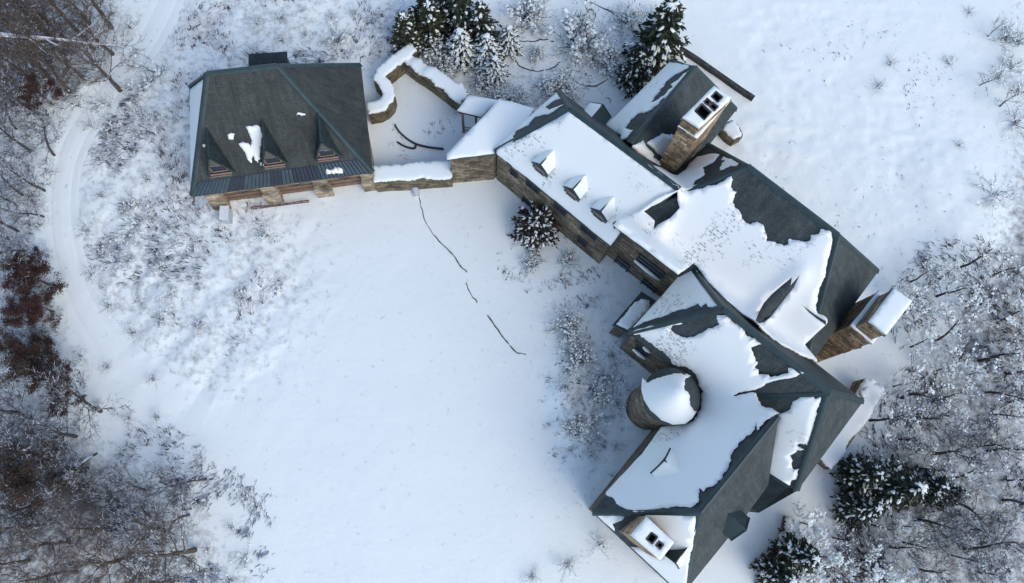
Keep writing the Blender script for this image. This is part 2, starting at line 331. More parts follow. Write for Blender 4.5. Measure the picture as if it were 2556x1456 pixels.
def snow_sheet(name, poly, zf, parent, mat, thick=.09, jag=.16, holes=(), melt=(), uvf=None, step=.3, skirt=.03, edge=.2):
    _seed[0] += 1; rnd = random.Random(_seed[0]); B = ragged(poly, jag, rnd)
    pts = [tuple(p) for p in B]; n = len(pts); edges = [(i, (i+1) % n) for i in range(n)]; loops = [pts]
    for h in holes:
        i0 = len(pts); pts = pts+[tuple(p[:2]) for p in h]; k = len(h); edges += [(i0+i, i0+(i+1) % k) for i in range(k)]; loops.append([tuple(p[:2]) for p in h])
    A = np.array(B); xs = np.arange(A[:, 0].min(), A[:, 0].max(), step); ys = np.arange(A[:, 1].min(), A[:, 1].max(), step)
    X, Y = np.meshgrid(xs, ys); X = X+RNG.uniform(-.2, .2, X.shape)*step; Y = Y+RNG.uniform(-.2, .2, Y.shape)*step
    ok = inside(X, Y, loops[0])
    for h in loops[1:]: ok &= ~inside(X, Y, h)
    X, Y = X[ok], Y[ok]; d = np.full(X.shape, 1e9)
    for lp in loops: d = np.minimum(d, segdist(X, Y, lp+[lp[0]]))
    k = d > step*.3; X, Y = X[k], Y[k]
    allp = [Vector(p) for p in pts]+[Vector((x, y)) for x, y in zip(X, Y)]
    V, Eo, Fo, *_ = delaunay_2d_cdt(allp, edges, [], 0, 1e-5)
    V = np.array([tuple(v) for v in V]); cen = np.array([V[list(f)].mean(0) for f in Fo]); keep = inside(cen[:, 0], cen[:, 1], loops[0])
    for h in loops[1:]: keep &= ~inside(cen[:, 0], cen[:, 1], h)
    Fk = [tuple(f) for f, o in zip(Fo, keep) if o]
    dd = np.full(len(V), 1e9)
    for lp in loops: dd = np.minimum(dd, segdist(V[:, 0], V[:, 1], lp+[lp[0]]))
    base = zf(V[:, 0], V[:, 1]); t = thick*(.6+.4*np.clip(dd/edge, 0, 1)**.6)*(.8+.4*vnoise(V[:, 0]*.9, V[:, 1]*.9, 77))
    Z = base+.012+t; verts = [(x, y, z) for (x, y), z in zip(V, Z)]
    # skirt: boundary edges of the kept triangles dropped to the surface below
    cnt = {}
    for f in Fk:
        for a, b in zip(f, f[1:]+f[:1]): cnt[(a, b)] = 1
    rim = [(a, b) for a, b in cnt if (b, a) not in cnt]; low = {}; faces = list(Fk)
    for a, b in rim:
        for v in (a, b):
            if v not in low: low[v] = len(verts); verts.append((V[v][0], V[v][1], base[v]-skirt))
        faces.append((a, low[a], low[b], b))
    me = bpy.data.meshes.new(name); me.from_pydata(verts, [], faces); bmx = bmesh.new(); bmx.from_mesh(me); bmesh.ops.recalc_face_normals(bmx, faces=bmx.faces)
    bmx.to_mesh(me); bmx.free(); nf = len(Fk); me.polygons.foreach_set('use_smooth', [i < nf for i in range(len(faces))])
    Pv = np.array(verts); u = me.uv_layers.new(name='UVMap'); li = np.zeros(len(me.loops), np.int32); me.loops.foreach_get('vertex_index', li)
    U = np.stack(uvf(Pv[:, 0], Pv[:, 1]), -1) if uvf else Pv[:, :2]; u.data.foreach_set('uv', U[li].astype(np.float32).ravel())
    ml = np.zeros(len(Pv))
    for (c, rx, ry, ang, s) in melt: ml = np.maximum(ml, s*ell(Pv[:, 0], Pv[:, 1], c, rx, ry, ang, .6))
    a = me.attributes.new('melt', 'FLOAT', 'POINT'); a.data.foreach_set('value', ml.astype(np.float32)); me.update()
    return link(name, me, mat, parent)
def roof_snow(parent, planes, poly, thick=.09, jag=.16, k=0, melt=(), step=.3, holes=(), lift=None):
    if not isinstance(planes, list): planes = [planes]
    P = [(*hit_max(planes, p)[:2], *p[2:]) for p in poly]; first = [p[0] if isinstance(p, tuple) else p for p in planes]; s = max(p.sl for p in first)
    def zf(x, y):
        z = [np.minimum.reduce([q.z(x, y) for q in p]) if isinstance(p, tuple) else p.z(x, y) for p in planes]; r = z[0]
        for q in z[1:]:
            r = np.maximum(r, q) if k <= 0 else .5*(r+q+np.sqrt((r-q)**2+k*k))
        return r+lift(x, y) if lift else r
    ml = [(hit_max(planes, c), rx, ry, ang, st) for c, rx, ry, ang, st in melt]
    return snow_sheet('snow', P, zf, parent, MT['roofsnow'], thick*.6*min(s, 1.7), jag, holes, ml, first[0].uv, step, .04*s)

# ------------------------------------------------------------------ roof and wall builders
def roof_mesh(parent, faces, mat, th=.16):                  # faces: list of (plane, 3D corners)
    m = MB()
    for pl, P in faces:
        P = [np.array(p, float) for p in P]
        if np.cross(P[1]-P[0], P[2]-P[0])[2] < 0: P = P[::-1]
        m.face(P, [pl.uv(p[0], p[1]) for p in P]); n = len(P)
        m.face([p-(0, 0, th) for p in P[::-1]])
        for i in range(n):
            a, b = P[i], P[(i+1) % n]; m.face([a, a-(0, 0, th), b-(0, 0, th), b])
    return m.build('roof', mat, parent)
def caps(parent, segs, w=.17, h=.05, name='ridge_cap', mat='teal'):
    m = MB()
    for a, b in segs:
        a, b = np.array(a, float), np.array(b, float); d = b-a; d2 = np.array([d[0], d[1], 0]); d2 /= np.linalg.norm(d2); s = np.array([-d2[1], d2[0], 0])
        up = np.array([0, 0, 1.]); A = [a+s*w-up*.10, a+s*w*.5+up*h*.6, a+up*(h+.03), a-s*w*.5+up*h*.6, a-s*w-up*.10]; Bq = [p+d for p in A]
        for i in range(4): m.face([A[i], A[i+1], Bq[i+1], Bq[i]])
        m.face(A[::-1]); m.face(Bq)
    return m.build(name, MT[mat], parent)
def inset(P, d):
    P = [np.array(p[:2], float) for p in P]; n = len(P); ar = sum(P[i][0]*P[(i+1) % n][1]-P[(i+1) % n][0]*P[i][1] for i in range(n)); s = 1 if ar > 0 else -1; out = []
    for i in range(n):
        a, b, c = P[i-1], P[i], P[(i+1) % n]; e1 = (b-a)/np.linalg.norm(b-a); e2 = (c-b)/np.linalg.norm(c-b); n1 = s*np.array([-e1[1], e1[0]]); n2 = s*np.array([-e2[1], e2[0]])
        k = 1+np.dot(n1, n2); out.append(b+(n1+n2)*d/max(k, .3))
    return out
def walls(parent, foot, z1, d=.3, mat='stone', z0=-.6, name='wall'):
    m = MB(); m.prism(inset(foot, d), z0, z1); return m.build(name, MT[mat], parent)
def gable_dormer(parent, pl, px, w, hw, hr, snow=None, over=.12, roofmat='teal', glass=True, wallmat='siding', lift=0, frame=True, snowmask=(1, 1)):
    """gabled dormer standing on plane pl: front-base centre at pixel px, width w, cheek height hw, ridge height hr"""
    P = pl.hit(px); o = np.array([-pl.up[0], -pl.up[1], 0]); e = np.array([pl.e[0], pl.e[1], 0]); g = pl.g; up = np.array([0, 0, 1.])
    P = P+up*lift; f = lambda s, d, h: P+e*s-o*d+up*h
    hb = lambda h: h/g                                     # how far back a height runs before meeting the roof
    h2 = w/2; m = MB()
    m.face([f(-h2, 0, -.3), f(h2, 0, -.3), f(h2, 0, hw), f(0, 0, hr), f(-h2, 0, hw)])
    for s in (-1, 1): m.face([f(s*h2, 0, -.3), f(s*h2, 0, hw), f(s*h2, hb(hw)+.1, hw), f(s*h2, 0, -.3)][:3])
    m.face([f(-h2, .03, -.3), f(-h2, .03, hw), f(h2, .03, hw), f(h2, .03, -.3)])
    body = m.build('dormer', MT[wallmat], parent)
    r = MB(); sl = (hr-hw)/h2; ze = hw-over*sl
    for s in (-1, 1):
        a, b, c, d = f(0, -over, hr+.05), f(0, hb(hr)+.1, hr+.05), f(s*(h2+over), hb(max(ze, 0))+.05, ze+.05), f(s*(h2+over), -over, ze+.05); q = [a, b, c, d] if s < 0 else [a, d, c, b]
        r.face(q, [(p[0]*.7, p[1]*.7) for p in q]); t = .07; r.face([p-up*t for p in q[::-1]])
        for i in range(4): x, y = q[i], q[(i+1) % 4]; r.face([x, x-up*t, y-up*t, y])
    r.build('dormer_roof', MT[roofmat], body)
    c = MB(); c.tube([f(0, -over-.02, hr+.06), f(0, hb(hr), hr+.06)], .055, 6, cap=True)
    for s in (-1, 1): c.tube([f(0, -over-.02, hr+.04), f(s*(h2+over), -over-.02, ze+.04)], .05, 5, cap=True)
    c.build('trim', MT['teal'], body)
    if glass:
        wd = MB(); ww, wh0, wh1 = w*.30, .12, max(hw*.9, hr*.45); q = [f(-ww, -.012, wh0), f(ww, -.012, wh0), f(ww, -.012, wh1), f(-ww, -.012, wh1)]; wd.face(q); gl = wd.build('window', MT['glass'], body)
        fr = MB()
        for i in range(4): fr.tube([q[i]+o*.02, q[(i+1) % 4]+o*.02], .04, 4, cap=True)
        if frame: fr.tube([f(-w*.42, -.16, .02), f(w*.42, -.16, .02)], .075, 4, cap=True); fr.tube([f(-w*.42, -.30, .0), f(w*.42, -.30, .0)], .04, 4, cap=True)
        fr.build('window_frame', MT['frame'], body)
    if snow:
        sn = None; m = MB()
        for s, on in zip((-1, 1), snowmask):
            if not on: continue
            N = 6; G = [[None]*(N+1) for _ in range(N+1)]
            for i in range(N+1):
                for j in range(N+1):
                    u = i/N; v = j/N; back = hb(hr)*(1-u)+hb(max(ze, 0))*u; hh = (hr+.05)*(1-u)+(ze+.05)*u
                    th = snow*(.35+.65*min(1, 4*v, 4*(1-u), 6*u+.4))*(.7+.6*vnoise(u*3+P[0], v*3+P[1], 3)); dd = -over*.8+(back+over*.8+.1)*v
                    G[i][j] = f(s*(h2+over*.9)*u*(1+.03*vnoise(v*9, P[0], 8)), dd, hh+th+.01)
            for i in range(N):
                for j in range(N):
                    q = [G[i][j], G[i+1][j], G[i+1][j+1], G[i][j+1]]; m.face(q if s > 0 else q[::-1])
            for j in range(N): q = [G[N][j], G[N][j]-up*snow, G[N][j+1]-up*snow, G[N][j+1]]; m.face(q)
            for i in range(N): q = [G[i][0], G[i][0]-up*snow, G[i+1][0]-up*snow, G[i+1][0]]; m.face(q)
        m.build('snow', MT['clump'], body, True)
    return body
def on_wall(px, a, b):                                      # sight line met with the upright plane through a and b
    a, b = np.array(a[:2]), np.array(b[:2]); n = np.array([-(b-a)[1], (b-a)[0], 0]); n = n/np.linalg.norm(n); d = ray(px)
    return EYE+d*(np.dot(np.array([*a, 0])-EYE, n)/np.dot(d, n))
def window(parent, a, b, px, w, h, depth=.12, sillsnow=False, name='window', mat='glass'):
    """window in the upright wall a-b, centred at pixel px"""
    c = on_wall(px, a, b); e = np.array([*(np.array(b[:2])-np.array(a[:2])), 0]); e /= np.linalg.norm(e); o = np.array([e[1], -e[0], 0])
    if np.dot(o[:2], -c[:2]) < 0: o = -o
    up = np.array([0, 0, 1.]); f = lambda s, t, d: c+e*s*w/2+up*t*h/2+o*d
    m = MB(); m.face([f(-1, -1, .02), f(1, -1, .02), f(1, 1, .02), f(-1, 1, .02)]); g = m.build(name, MT[mat], parent)
    r = MB(); q = [f(-1, -1, .05), f(1, -1, .05), f(1, 1, .05), f(-1, 1, .05)]
    for i in range(4): r.tube([q[i], q[(i+1) % 4]], .06, 4, cap=True)
    r.tube([f(0, -1, .05), f(0, 1, .05)], .03, 4); r.tube([f(-1, 0, .05), f(1, 0, .05)], .03, 4); r.build('frame', MT['black'], g)
    if sillsnow:
        s = MB(); s.tube([f(-1.05, -1.05, .14), f(0, -1.03, .16), f(1.05, -1.05, .14)], [.09, .13, .08], 6, cap=True); s.build('snow', MT['clump'], g, True)
    return g

# ================================================================== THE GARAGE
gr = empty('garage', at((700, 420), 0)); GR = lambda o: put(o, gr)
tag(gr, 'detached three-bay stone garage with steep brown hipped roof and three pointed dormers', 'garage')
fl, fr, br, bl = at(K0(478, 490), 2.9), at(K0(930, 430), 2.9), at(K0(900, 160), 2.9), at(K0(472, 213), 2.9)
rl = at(K0(515, 183), 8.5); PF = Plane(fl, fr, rl); rr = PF.hit(K0(690, 163)); PR = Plane(fr, br, rr); PL = Plane(fl, bl, rl); PB = Plane(bl, br, rr)
g_roof = GR(roof_mesh(None, [(PF, [fl, fr, rr, rl]), (PR, [fr, br, rr]), (PL, [fl, rl, bl]), (PB, [bl, rl, rr]), (Plane(bl, rr, br), [bl, rr, br])], MT['groof']))
caps(g_roof, [(rl, rr), (rl, fl), (rr, fr), (rl, bl), (rr, br)], .2)
# seamed metal along the front eave
def eave_strip():
    N = 46; rnd = random.Random(3); m = MB(); r = MB(); up = np.array([0, 0, 1.]); nrm = PF.n*.03; tone = 0; run = 0
    tl, tr = PF.hit(K1(200, 1052)), PF.hit(K1(1385, 882))
    for i in range(N):
        t0, t1 = i/N, (i+1)/N; a, b = fl+(fr-fl)*t0, fl+(fr-fl)*t1; c, d = tl+(tr-tl)*t1, tl+(tr-tl)*t0
        if run <= 0: run = rnd.choice((3, 4, 5, 7)); tone = 1-tone
        run -= 1; m.face([p+nrm for p in (a, b, c, d)], mi=1 if tone and .18 < t0 < .8 else 0)
        r.tube([a+nrm*1.5, d+nrm*1.5], .025, 4)
    o = m.build('eave_panel', [MT['tealblue'], MT['tealdark']], g_roof); r.build('seam', MT['tealdark'], g_roof); return o
eave_strip()
roof_snow(g_roof, PL, [K0(476, 478, 0), K0(474, 225, 0), K0(513, 195, 0)], .08, .02)
for poly in ([K1(545, 660), K1(640, 650), K1(660, 700), K1(655, 760), K1(630, 915), K1(590, 860), K1(585, 915), K1(545, 860), K1(490, 775), K1(520, 765), K1(580, 790), K1(570, 710)],
             [K1(410, 710), K1(460, 705), K1(450, 745), K1(420, 742)], [K1(910, 565), K1(940, 553), K1(975, 565), K1(945, 572)],
             [K1(1085, 800), K1(1115, 805), K1(1155, 850), K1(1120, 852), K1(1100, 845)], [K1(230, 780), K1(250, 782), K1(245, 800), K1(232, 798)],
             [K1(1122, 962), K1(1160, 968), K1(1238, 955), K1(1250, 985), K1(1190, 992), K1(1130, 1000)], [K1(645, 920), K1(675, 915), K1(672, 935), K1(650, 935)]):
    roof_snow(g_roof, PF, poly, .12, .13, step=.15)
for p, s in ((K1(362, 975), None), (K1(750, 915), .0), (K1(1136, 862), None)):
    GR(gable_dormer(None, PF, p, 1.5, .04, 2.1, s, .1, roofmat='shake'))
# stone front with three doors
a0, a1 = at(K1(330, 1245), 0), at(K1(1500, 1090), 0); fd = (a1-a0); FL = np.linalg.norm(fd); fd /= FL; fo = np.array([fd[1], -fd[0], 0])
def fpt(t, d, z): return a0+fd*t+fo*d+np.array([0, 0, z])
xs = [0, .9, FL*.365-.45, FL*.365+.45, FL*.675-.45, FL*.675+.45, FL-.85, FL]
back = inset([fl, fr, br, bl], .45)
m = MB(); bk = [fpt(0, -.55, 0), fpt(FL, -.55, 0), np.array([*back[2], 0]), np.array([*back[3], 0])]; m.prism(bk, -.4, 2.75); GR(m.build('wall', MT['gstone']))
for i in (0, 2, 4, 6):
    m = MB(); q = [fpt(xs[i], 0, 0), fpt(xs[i+1], 0, 0), fpt(xs[i+1], -.6, 0), fpt(xs[i], -.6, 0)]; m.prism(q, -.3, 2.6)
    q = [fpt(xs[i]-.06, .18, 0), fpt(xs[i+1]+.06, .18, 0), fpt(xs[i+1]+.06, 0, 0), fpt(xs[i]-.06, 0, 0)]; m.prism(q, -.3, 1.5); GR(m.build('pillar', MT['gstone']))
m = MB(); m.prism([fpt(0, -.02, 0), fpt(FL, -.02, 0), fpt(FL, -.5, 0), fpt(0, -.5, 0)], 2.25, 2.72); GR(m.build('lintel', MT['gstone']))
for i in (1, 3, 5):
    m = MB(); m.prism([fpt(xs[i], -.40, 0), fpt(xs[i+1], -.40, 0), fpt(xs[i+1], -.52, 0), fpt(xs[i], -.52, 0)], 0, 2.24); d = GR(m.build('garage_door', MT['wood']))
    t = MB(); w = xs[i+1]-xs[i]
    for k in range(1, 4): t.tube([fpt(xs[i], -.385, k*.56), fpt(xs[i+1], -.385, k*.56)], .02, 4)
    t.tube([fpt(xs[i]+.1, -.38, 1.7), fpt(xs[i]+w/2, -.38, 1.25), fpt(xs[i+1]-.1, -.38, 1.7)], .035, 4); o = t.build('brace', MT['black'], d)
# bay projecting behind the ridge
m = MB(); p = at(K1(700, 185), 6.4); m.box((p[0], p[1]+.1, 3.2), 1.05, .5, 3.1, .1); o = GR(m.build('dormer', MT['teal']))
m = MB(); m.box((p[0], p[1]+.1, 6.3), 1.15, .55, .12, .1); m.build('dormer_roof', MT['shake'], o)

# ================================================================== THE HOUSE
hs = empty('stone_house', at((1650, 800), 0)); HS = lambda o: put(o, hs)
tag(hs, 'rambling stone mansion with steep slate roofs under patchy snow, chimneys and a round turret', 'house')
xyz = lambda p, z: np.array([p[0], p[1], z])
def window_on(*a, **k): return HS(window(None, *a, **k))
# ---- north-west wing with the three small dormers
afl, afr, abl, ar0 = at(K2(400, 748), 4.5), at(K2(1240, 1440), 4.5), at(K2(870, 305), 4.5), at(K2(955, 437), 8.6)
AF = Plane(afl, afr, ar0); ar1 = AF.hit(K2(1745, 1018)); AH = Plane(afl, abl, ar0); abr = abl+(ar1-ar0)*1.15; AB = Plane(ar0, ar1, abl)
wing = HS(roof_mesh(None, [(AF, [afl, afr, ar1, ar0]), (AH, [afl, ar0, abl]), (AB, [abl, ar0, ar1, xyz(abr, AB.z(abr[0], abr[1]))])], MT['roof']))
caps(wing, [(ar0, ar1), (ar0, afl), (ar0, abl)], .2)
HS(walls(None, [afl, afr, afr+(abr-afr)*.9, abl], 4.45, .15))
# ---- link roof at the wing's west end
l0, l1 = at(K2(60, 805), 4.1), at(K2(405, 770), 4.25); l2 = at(K2(650, 505), 4.4); LP = Plane(l0, l1, l2)
lp = [l0, l1, l2] + [LP.hit(q) for q in (K2(690, 440), K2(430, 375), K2(330, 490))]
link_roof = HS(roof_mesh(None, [(LP, lp)], MT['roof'], .18)); HS(walls(None, lp, min(p[2] for p in lp)-.1, .08))
roof_snow(link_roof, LP, [K2(58, 808, 0), K2(55, 770, 0), K2(330, 488, 0), K2(432, 372), K2(560, 400), K2(690, 442), K2(650, 505, 0), K2(405, 766, 0)], .16, .06)
# ---- small open porch
p0, p1, p2, p3 = at(K2(128, 458), 2.8), at(K2(305, 502), 2.9), at(K2(430, 385), 3.0), at(K2(215, 345), 2.9); PP = Plane(p0, p1, p2)
porch = HS(roof_mesh(None, [(PP, [p0, p1, p2, PP.hit(K2(215, 345))])], MT['roof'], .14)); porch.name = 'porch_roof'
roof_snow(porch, PP, [K2(128, 456, 0), K2(215, 343, 0), K2(430, 380, 0), K2(306, 502, 0)], .14, .05)
for q in (K2(165, 478), K2(262, 500)):
    b = at(q, 2.7); m = MB(); m.box((b[0]+.05, b[1]+.05, -.2), .08, .08, 2.9); HS(m.build('post', MT['frame']))
b0, b1 = at(K2(165, 478), 2.7), at(K2(262, 500), 2.7); m = MB()
for z in (.5, .95): m.tube([xyz(b0, z), xyz(b1, z)], .035, 4)
for k in range(6): q = b0+(b1-b0)*k/5; m.tube([xyz(q, .1), xyz(q, .95)], .02, 4)
HS(m.build('railing', MT['frame']))
# ---- north-east wing, behind the great chimney
drb, drf = at(K2(1860, 135), 7.5), at(K2(1390, 690), 7.5); dbr, dbl = at(K2(2160, 440), 3.9), at(K2(1680, 85), 4.1)
DR = Plane(drb, drf, dbr); DL = Plane(drb, drf, dbl); dfr, dfl = DR.hit(K2(1960, 700)), DL.hit(K2(1215, 557)); dv = DR.hit(K2(1640, 860)); dv2 = DR.hit(K2(1800, 800))
north = HS(roof_mesh(None, [(DR, [drb, drf, dv, dv2, dfr, dbr]), (DL, [drb, dbl, dfl, drf])], MT['roof']))
caps(north, [(drb, drf), (drb, dbr), (drb, dbl)], .2)
HS(walls(None, [dbl, dbr, dfr, xyz(at(K2(1500, 800), 3.9), 0), dfl], 3.8))
m = MB(); i0, i1 = dbl+(drb-dbl)*.06, dbr+(drb-dbr)*.06; m.face([xyz(i0, 3.7), xyz(i1, 3.7), xyz(drb, 7.3)]); m.face([xyz(drb, 7.3), xyz(i1, 3.7), xyz(i0, 3.7)]); HS(m.build('gable_end', MT['stone']))
# ---- centre block
cfl, cfr, cr0, ce, cb = at(K3(265, 420), 5.6), at(K3(730, 785), 5.6), at(K2(2240, 850), 10.3), at(K3(2190, 750), 5.6), at(K2(1950, 690), 5.6)
CF = Plane(cfl, cfr, cr0); cr1 = CF.hit(K3(1900, 490)); cdir = (cfr-cfl)/np.linalg.norm(cfr-cfl); cfc = cfl+cdir*np.dot(ce-cfl, cdir)
CW = Plane(cr0, cfl, cb); CE = Plane(cr1, ce, cfc); CB = Plane(cr0, cr1, cb)
centre = HS(roof_mesh(None, [(CF, [cfl, cfc, cr1, cr0]), (CW, [cr0, cb, cfl]), (CE, [cr1, cfc, ce]), (CB, [cb, cr0, cr1]), (Plane(cb, cr1, ce), [cb, cr1, ce])], MT['roof']))
caps(centre, [(cr0, cr1), (cr0, cfl), (cr0, cb), (cr1, ce), (cr1, cfc)], .2)
HS(walls(None, [cfl, cfc, ce, cb], 5.5, .2))
# ---- long front block with hipped ends
efl, efe, er0, ebl = at(K3(375, 1193), 5.5), at(K4(690, 345), 5.5), at(K3(1068, 1022), 10.5), at(K3(825, 705), 5.5)
EF = Plane(efl, efe, er0); er1 = EF.hit(K4(2060, 620)); ee, es = at(K4(2340, 690), 5.5), at(K4(1795, 1430), 5.5)
EW = Plane(er0, efl, ebl); ES = Plane(er1, ee, es); EB = Plane(er0, er1, ebl)
ek = EF.hit(K4(1250, 655)); FP = Plane(er1, ek, es); hq = FP.hit(K4(1640, 800)); ft1, ft2 = FP.hit(K5(1478, 468)), FP.hit(K5(1772, 650))
edir = (efe-efl)/np.linalg.norm(efe-efl); efx = efl+edir*8.2
front = HS(roof_mesh(None, [(EF, [efl, efx, ek, er1, er0]), (EW, [er0, ebl, efl]), (ES, [er1, es, ee]), (EB, [ebl, er0, er1]), (Plane(ebl, er1, ee), [ebl, er1, ee]), (FP, [er1, ek, hq, ft1, ft2, es])], MT['roof']))
caps(front, [(er0, er1), (er0, efl), (er0, ebl), (er1, ee), (er1, es), (er1, ek)], .2)
HS(walls(None, [efl, efx, es, ee, ebl], 5.4, .3))
# steep shingled face under the right-hand slope
fb2 = at(K5(1522, 868), 4.4); SP = Plane(ft1, ft2, fb2); fb1 = SP.hit(K5(1380, 772))
shk = HS(roof_mesh(None, [(SP, [ft1, ft2, fb2, fb1])], MT['shake'], .12)); shk.name = 'shingled_face'
caps(shk, [(ft1, ft2)], .12, .03, 'trim')
m = MB(); 
for q in ([ft2, es-np.array([0, 0, .1]), fb2],): m.face(q); m.face(q[::-1])
m.prism([fb1, fb2, es, xyz(hq, 0)], -.6, 4.2); HS(m.build('wall', MT['shake']))
# ---- south wing
hw, hnw, hr1 = at(K5(130, 862), 4.5), at(K5(700, 148), 4.5), at(K5(1037, 862), 9); HN = Plane(hw, hnw, hr1); hr0 = HN.hit(K5(1690, 58)); hse = at(K5(1410, 900), 4.5); hs2 = at(K5(881, 1565), 4.5)
HE = Plane(hr0, hr1, hse); HW = Plane(hr1, hw, hs2); hs2 = xyz(hs2, HE.z(hs2[0], hs2[1])) if abs(HE.z(hs2[0], hs2[1])-4.5) < .6 else hs2; hse2 = HE.hit(K5(1600, 640)); hback = HN.hit(K5(860, -60))
hback = xyz(hnw+(hnw-hw)*.25, HN.z(*(hnw+(hnw-hw)*.25)[:2]))
HE2 = Plane(hr1, hs2, hse)
south = HS(roof_mesh(None, [(HN, [hw, hr1, hr0, hback]), (HE, [hr1, hse, hse2, hr0]), (HE2, [hr1, hs2, hse]), (HW, [hr1, hw, hs2])], MT['roof']))
caps(south, [(hr0, hr1), (hr1, hw), (hr1, hs2)], .2)
HS(walls(None, [hw, hs2, hse, hse2, hback], 4.4, .28))
# ---- low flat-roofed annexe by the front block
n0, n1, n2 = at(K3(258, 1142), 2.9), at(K3(470, 900), 2.9), at(K3(575, 968), 2.95); NP = Plane(n0, n1, n2); n3 = NP.hit(K3(372, 1196))
ann = HS(roof_mesh(None, [(NP, [n0, n1, n2, n3])], MT['teal'], .22)); ann.name = 'annexe_roof'; HS(walls(None, [n0, n1, n2, n3], 2.8, .15))
roof_snow(ann, NP, [K3(285, 1140), K3(355, 1060), K3(460, 960), K3(530, 970), K3(520, 1030), K3(372, 1180)], .12, .1)
# ---- turret
tc = at(K4(775, 655), 6.3); te = at(K4(775, 900), 6.3); TR = np.linalg.norm(te-tc)*.98; ta = xyz(tc, 8.9)
m = MB(); N = 40; ring = [(tc[0]+(TR-.2)*math.cos(2*math.pi*k/N), tc[1]+(TR-.2)*math.sin(2*math.pi*k/N)) for k in range(N)]
for k in range(N):
    p, q = ring[k], ring[(k+1) % N]; u0, u1 = k*(TR-.2)*2*math.pi/N, (k+1)*(TR-.2)*2*math.pi/N; m.face([(*p, -.5), (*q, -.5), (*q, 6.25), (*p, 6.25)], [(u0, -.5), (u1, -.5), (u1, 6.25), (u0, 6.25)])
tur = HS(m.build('turret', MT['stone'], smooth=True))
m = MB(); N = 64; prof = [(1.0, 0), (.97, .05), (.8, .5), (.6, .98), (.4, 1.38), (.2, 1.68), (.08, 1.78), (0, 1.8)]
for k in range(N):
    for (r0, z0), (r1, z1) in zip(prof, prof[1:]):
        t0, t1 = 2*math.pi*k/N, 2*math.pi*(k+1)/N; f = lambda r, t, z: (tc[0]+TR*r*math.cos(t), tc[1]+TR*r*math.sin(t), 6.2+z)
        q = [f(r0, t0, z0), f(r0, t1, z0)]+([f(r1, t1, z1), f(r1, t0, z1)] if r1 > 0 else [f(0, 0, z1)]); m.face(q, [(t0*TR, z0*1.3), (t1*TR, z0*1.3), (t1*TR, z1*1.3), (t0*TR, z1*1.3)][:len(q)])
    t0, t1 = 2*math.pi*k/N, 2*math.pi*(k+1)/N; m.face([f(1, t1, -.12), f(1, t0, -.12), f(1, t0, 0), f(1, t1, 0)][::-1]); m.face([f(1, t0, -.12), f(1, t1, -.12), f(0, 0, -.12)][::-1])
tro = m.build('turret_roof', MT['roof'], tur)
def cone_z(x, y):
    r = np.hypot(x-tc[0], y-tc[1])/TR; rs = [p[0] for p in prof][::-1]; zs = [p[1] for p in prof][::-1]; return 6.2+np.interp(r, rs, zs)
def cone_hit(px):
    d = ray(px); t = (9.0-H)/d[2]
    for _ in range(600):
        p = EYE+d*t
        if p[2] <= float(cone_z(p[0], p[1])): break
        t += .01
    return p
tp = [K4(535, 505), K4(560, 525), K4(580, 545), K4(640, 515), K4(740, 485), K4(840, 467), K4(890, 470), K4(935, 487), K4(880, 520), K4(875, 600), K4(905, 620), K4(915, 680), K4(930, 740), K4(975, 775, 0), K4(940, 835, 0), K4(880, 880, 0), K4(780, 886, 0), K4(690, 850, 0), K4(600, 770, 0), K4(545, 680, 0), K4(527, 590, 0)]
P = [(*cone_hit(p)[:2], *p[2:]) for p in tp]
o = snow_sheet('snow', P, cone_z, tur, MT['roofsnow'], .13, .13, (), (), None, .2, .06)
# ---- roof snow of the house
roof_snow(wing, AF, [K2(405, 752, 0), K2(500, 690), K2(640, 620), K2(760, 560), K2(840, 520), K2(960, 455), K2(1010, 480), K2(1100, 560), K2(1180, 620), K2(1330, 730), K2(1480, 850), K2(1600, 940), K2(1735, 1030, 0), K2(1600, 1120, 0), K2(1440, 1190, 0), K2(1260, 1262, 0), K2(1312, 1340, 0), K2(1243, 1432, 0)], .12, .05,
          melt=[(K2(640, 650), 1.5, .5, -.7, 1.0), (K2(540, 740), .9, .5, -.7, 1.1), (K2(850, 530), .9, .4, -.7, .8), (K2(780, 985), .5, 1.2, -.7, .8), (K2(1050, 1080), .3, .8, -.7, .9), (K2(1250, 1200), .6, .8, -.7, .8), (K2(1430, 990), 1.2, .6, -.7, .55)])
roof_snow(wing, AH, [K2(415, 730), K2(480, 690), K2(545, 655), K2(560, 600), K2(650, 560), K2(700, 500), K2(800, 480), K2(905, 412), K2(790, 450), K2(770, 430), K2(840, 380), K2(880, 368), K2(868, 312, 0), K2(640, 505, 0)], .12, .1)
roof_snow(north, DL, [K2(1680, 92, 0), K2(1840, 128, 0), K2(1800, 150), K2(1720, 190), K2(1640, 260), K2(1590, 330), K2(1540, 400), K2(1640, 350), K2(1560, 430), K2(1520, 460), K2(1440, 480), K2(1380, 530), K2(1365, 590), K2(1405, 600), K2(1350, 660), K2(1325, 665), K2(1210, 562, 0)], .12, .13,
          melt=[(K2(1480, 300), 1.2, .5, .9, .75), (K2(1570, 260), .8, .4, .9, .7)])
roof_snow(north, DL, [K2(1812, 160), K2(1790, 205), K2(1700, 300), K2(1600, 380), K2(1545, 445), K2(1530, 440), K2(1620, 350), K2(1715, 240)], .05, .25, step=.15)
roof_snow(north, DR, [K2(1505, 690), K2(1560, 655), K2(1715, 622), K2(1680, 720), K2(1640, 800), K2(1610, 790), K2(1560, 735)], .16, .1)
roof_snow(north, [DR, CW], [K2(1398, 715), K2(1475, 672, 0), K2(1500, 720), K2(1555, 775), K2(1550, 800), K2(1612, 835), K2(1600, 880), K2(1560, 850), K2(1500, 800)], .18, .07)
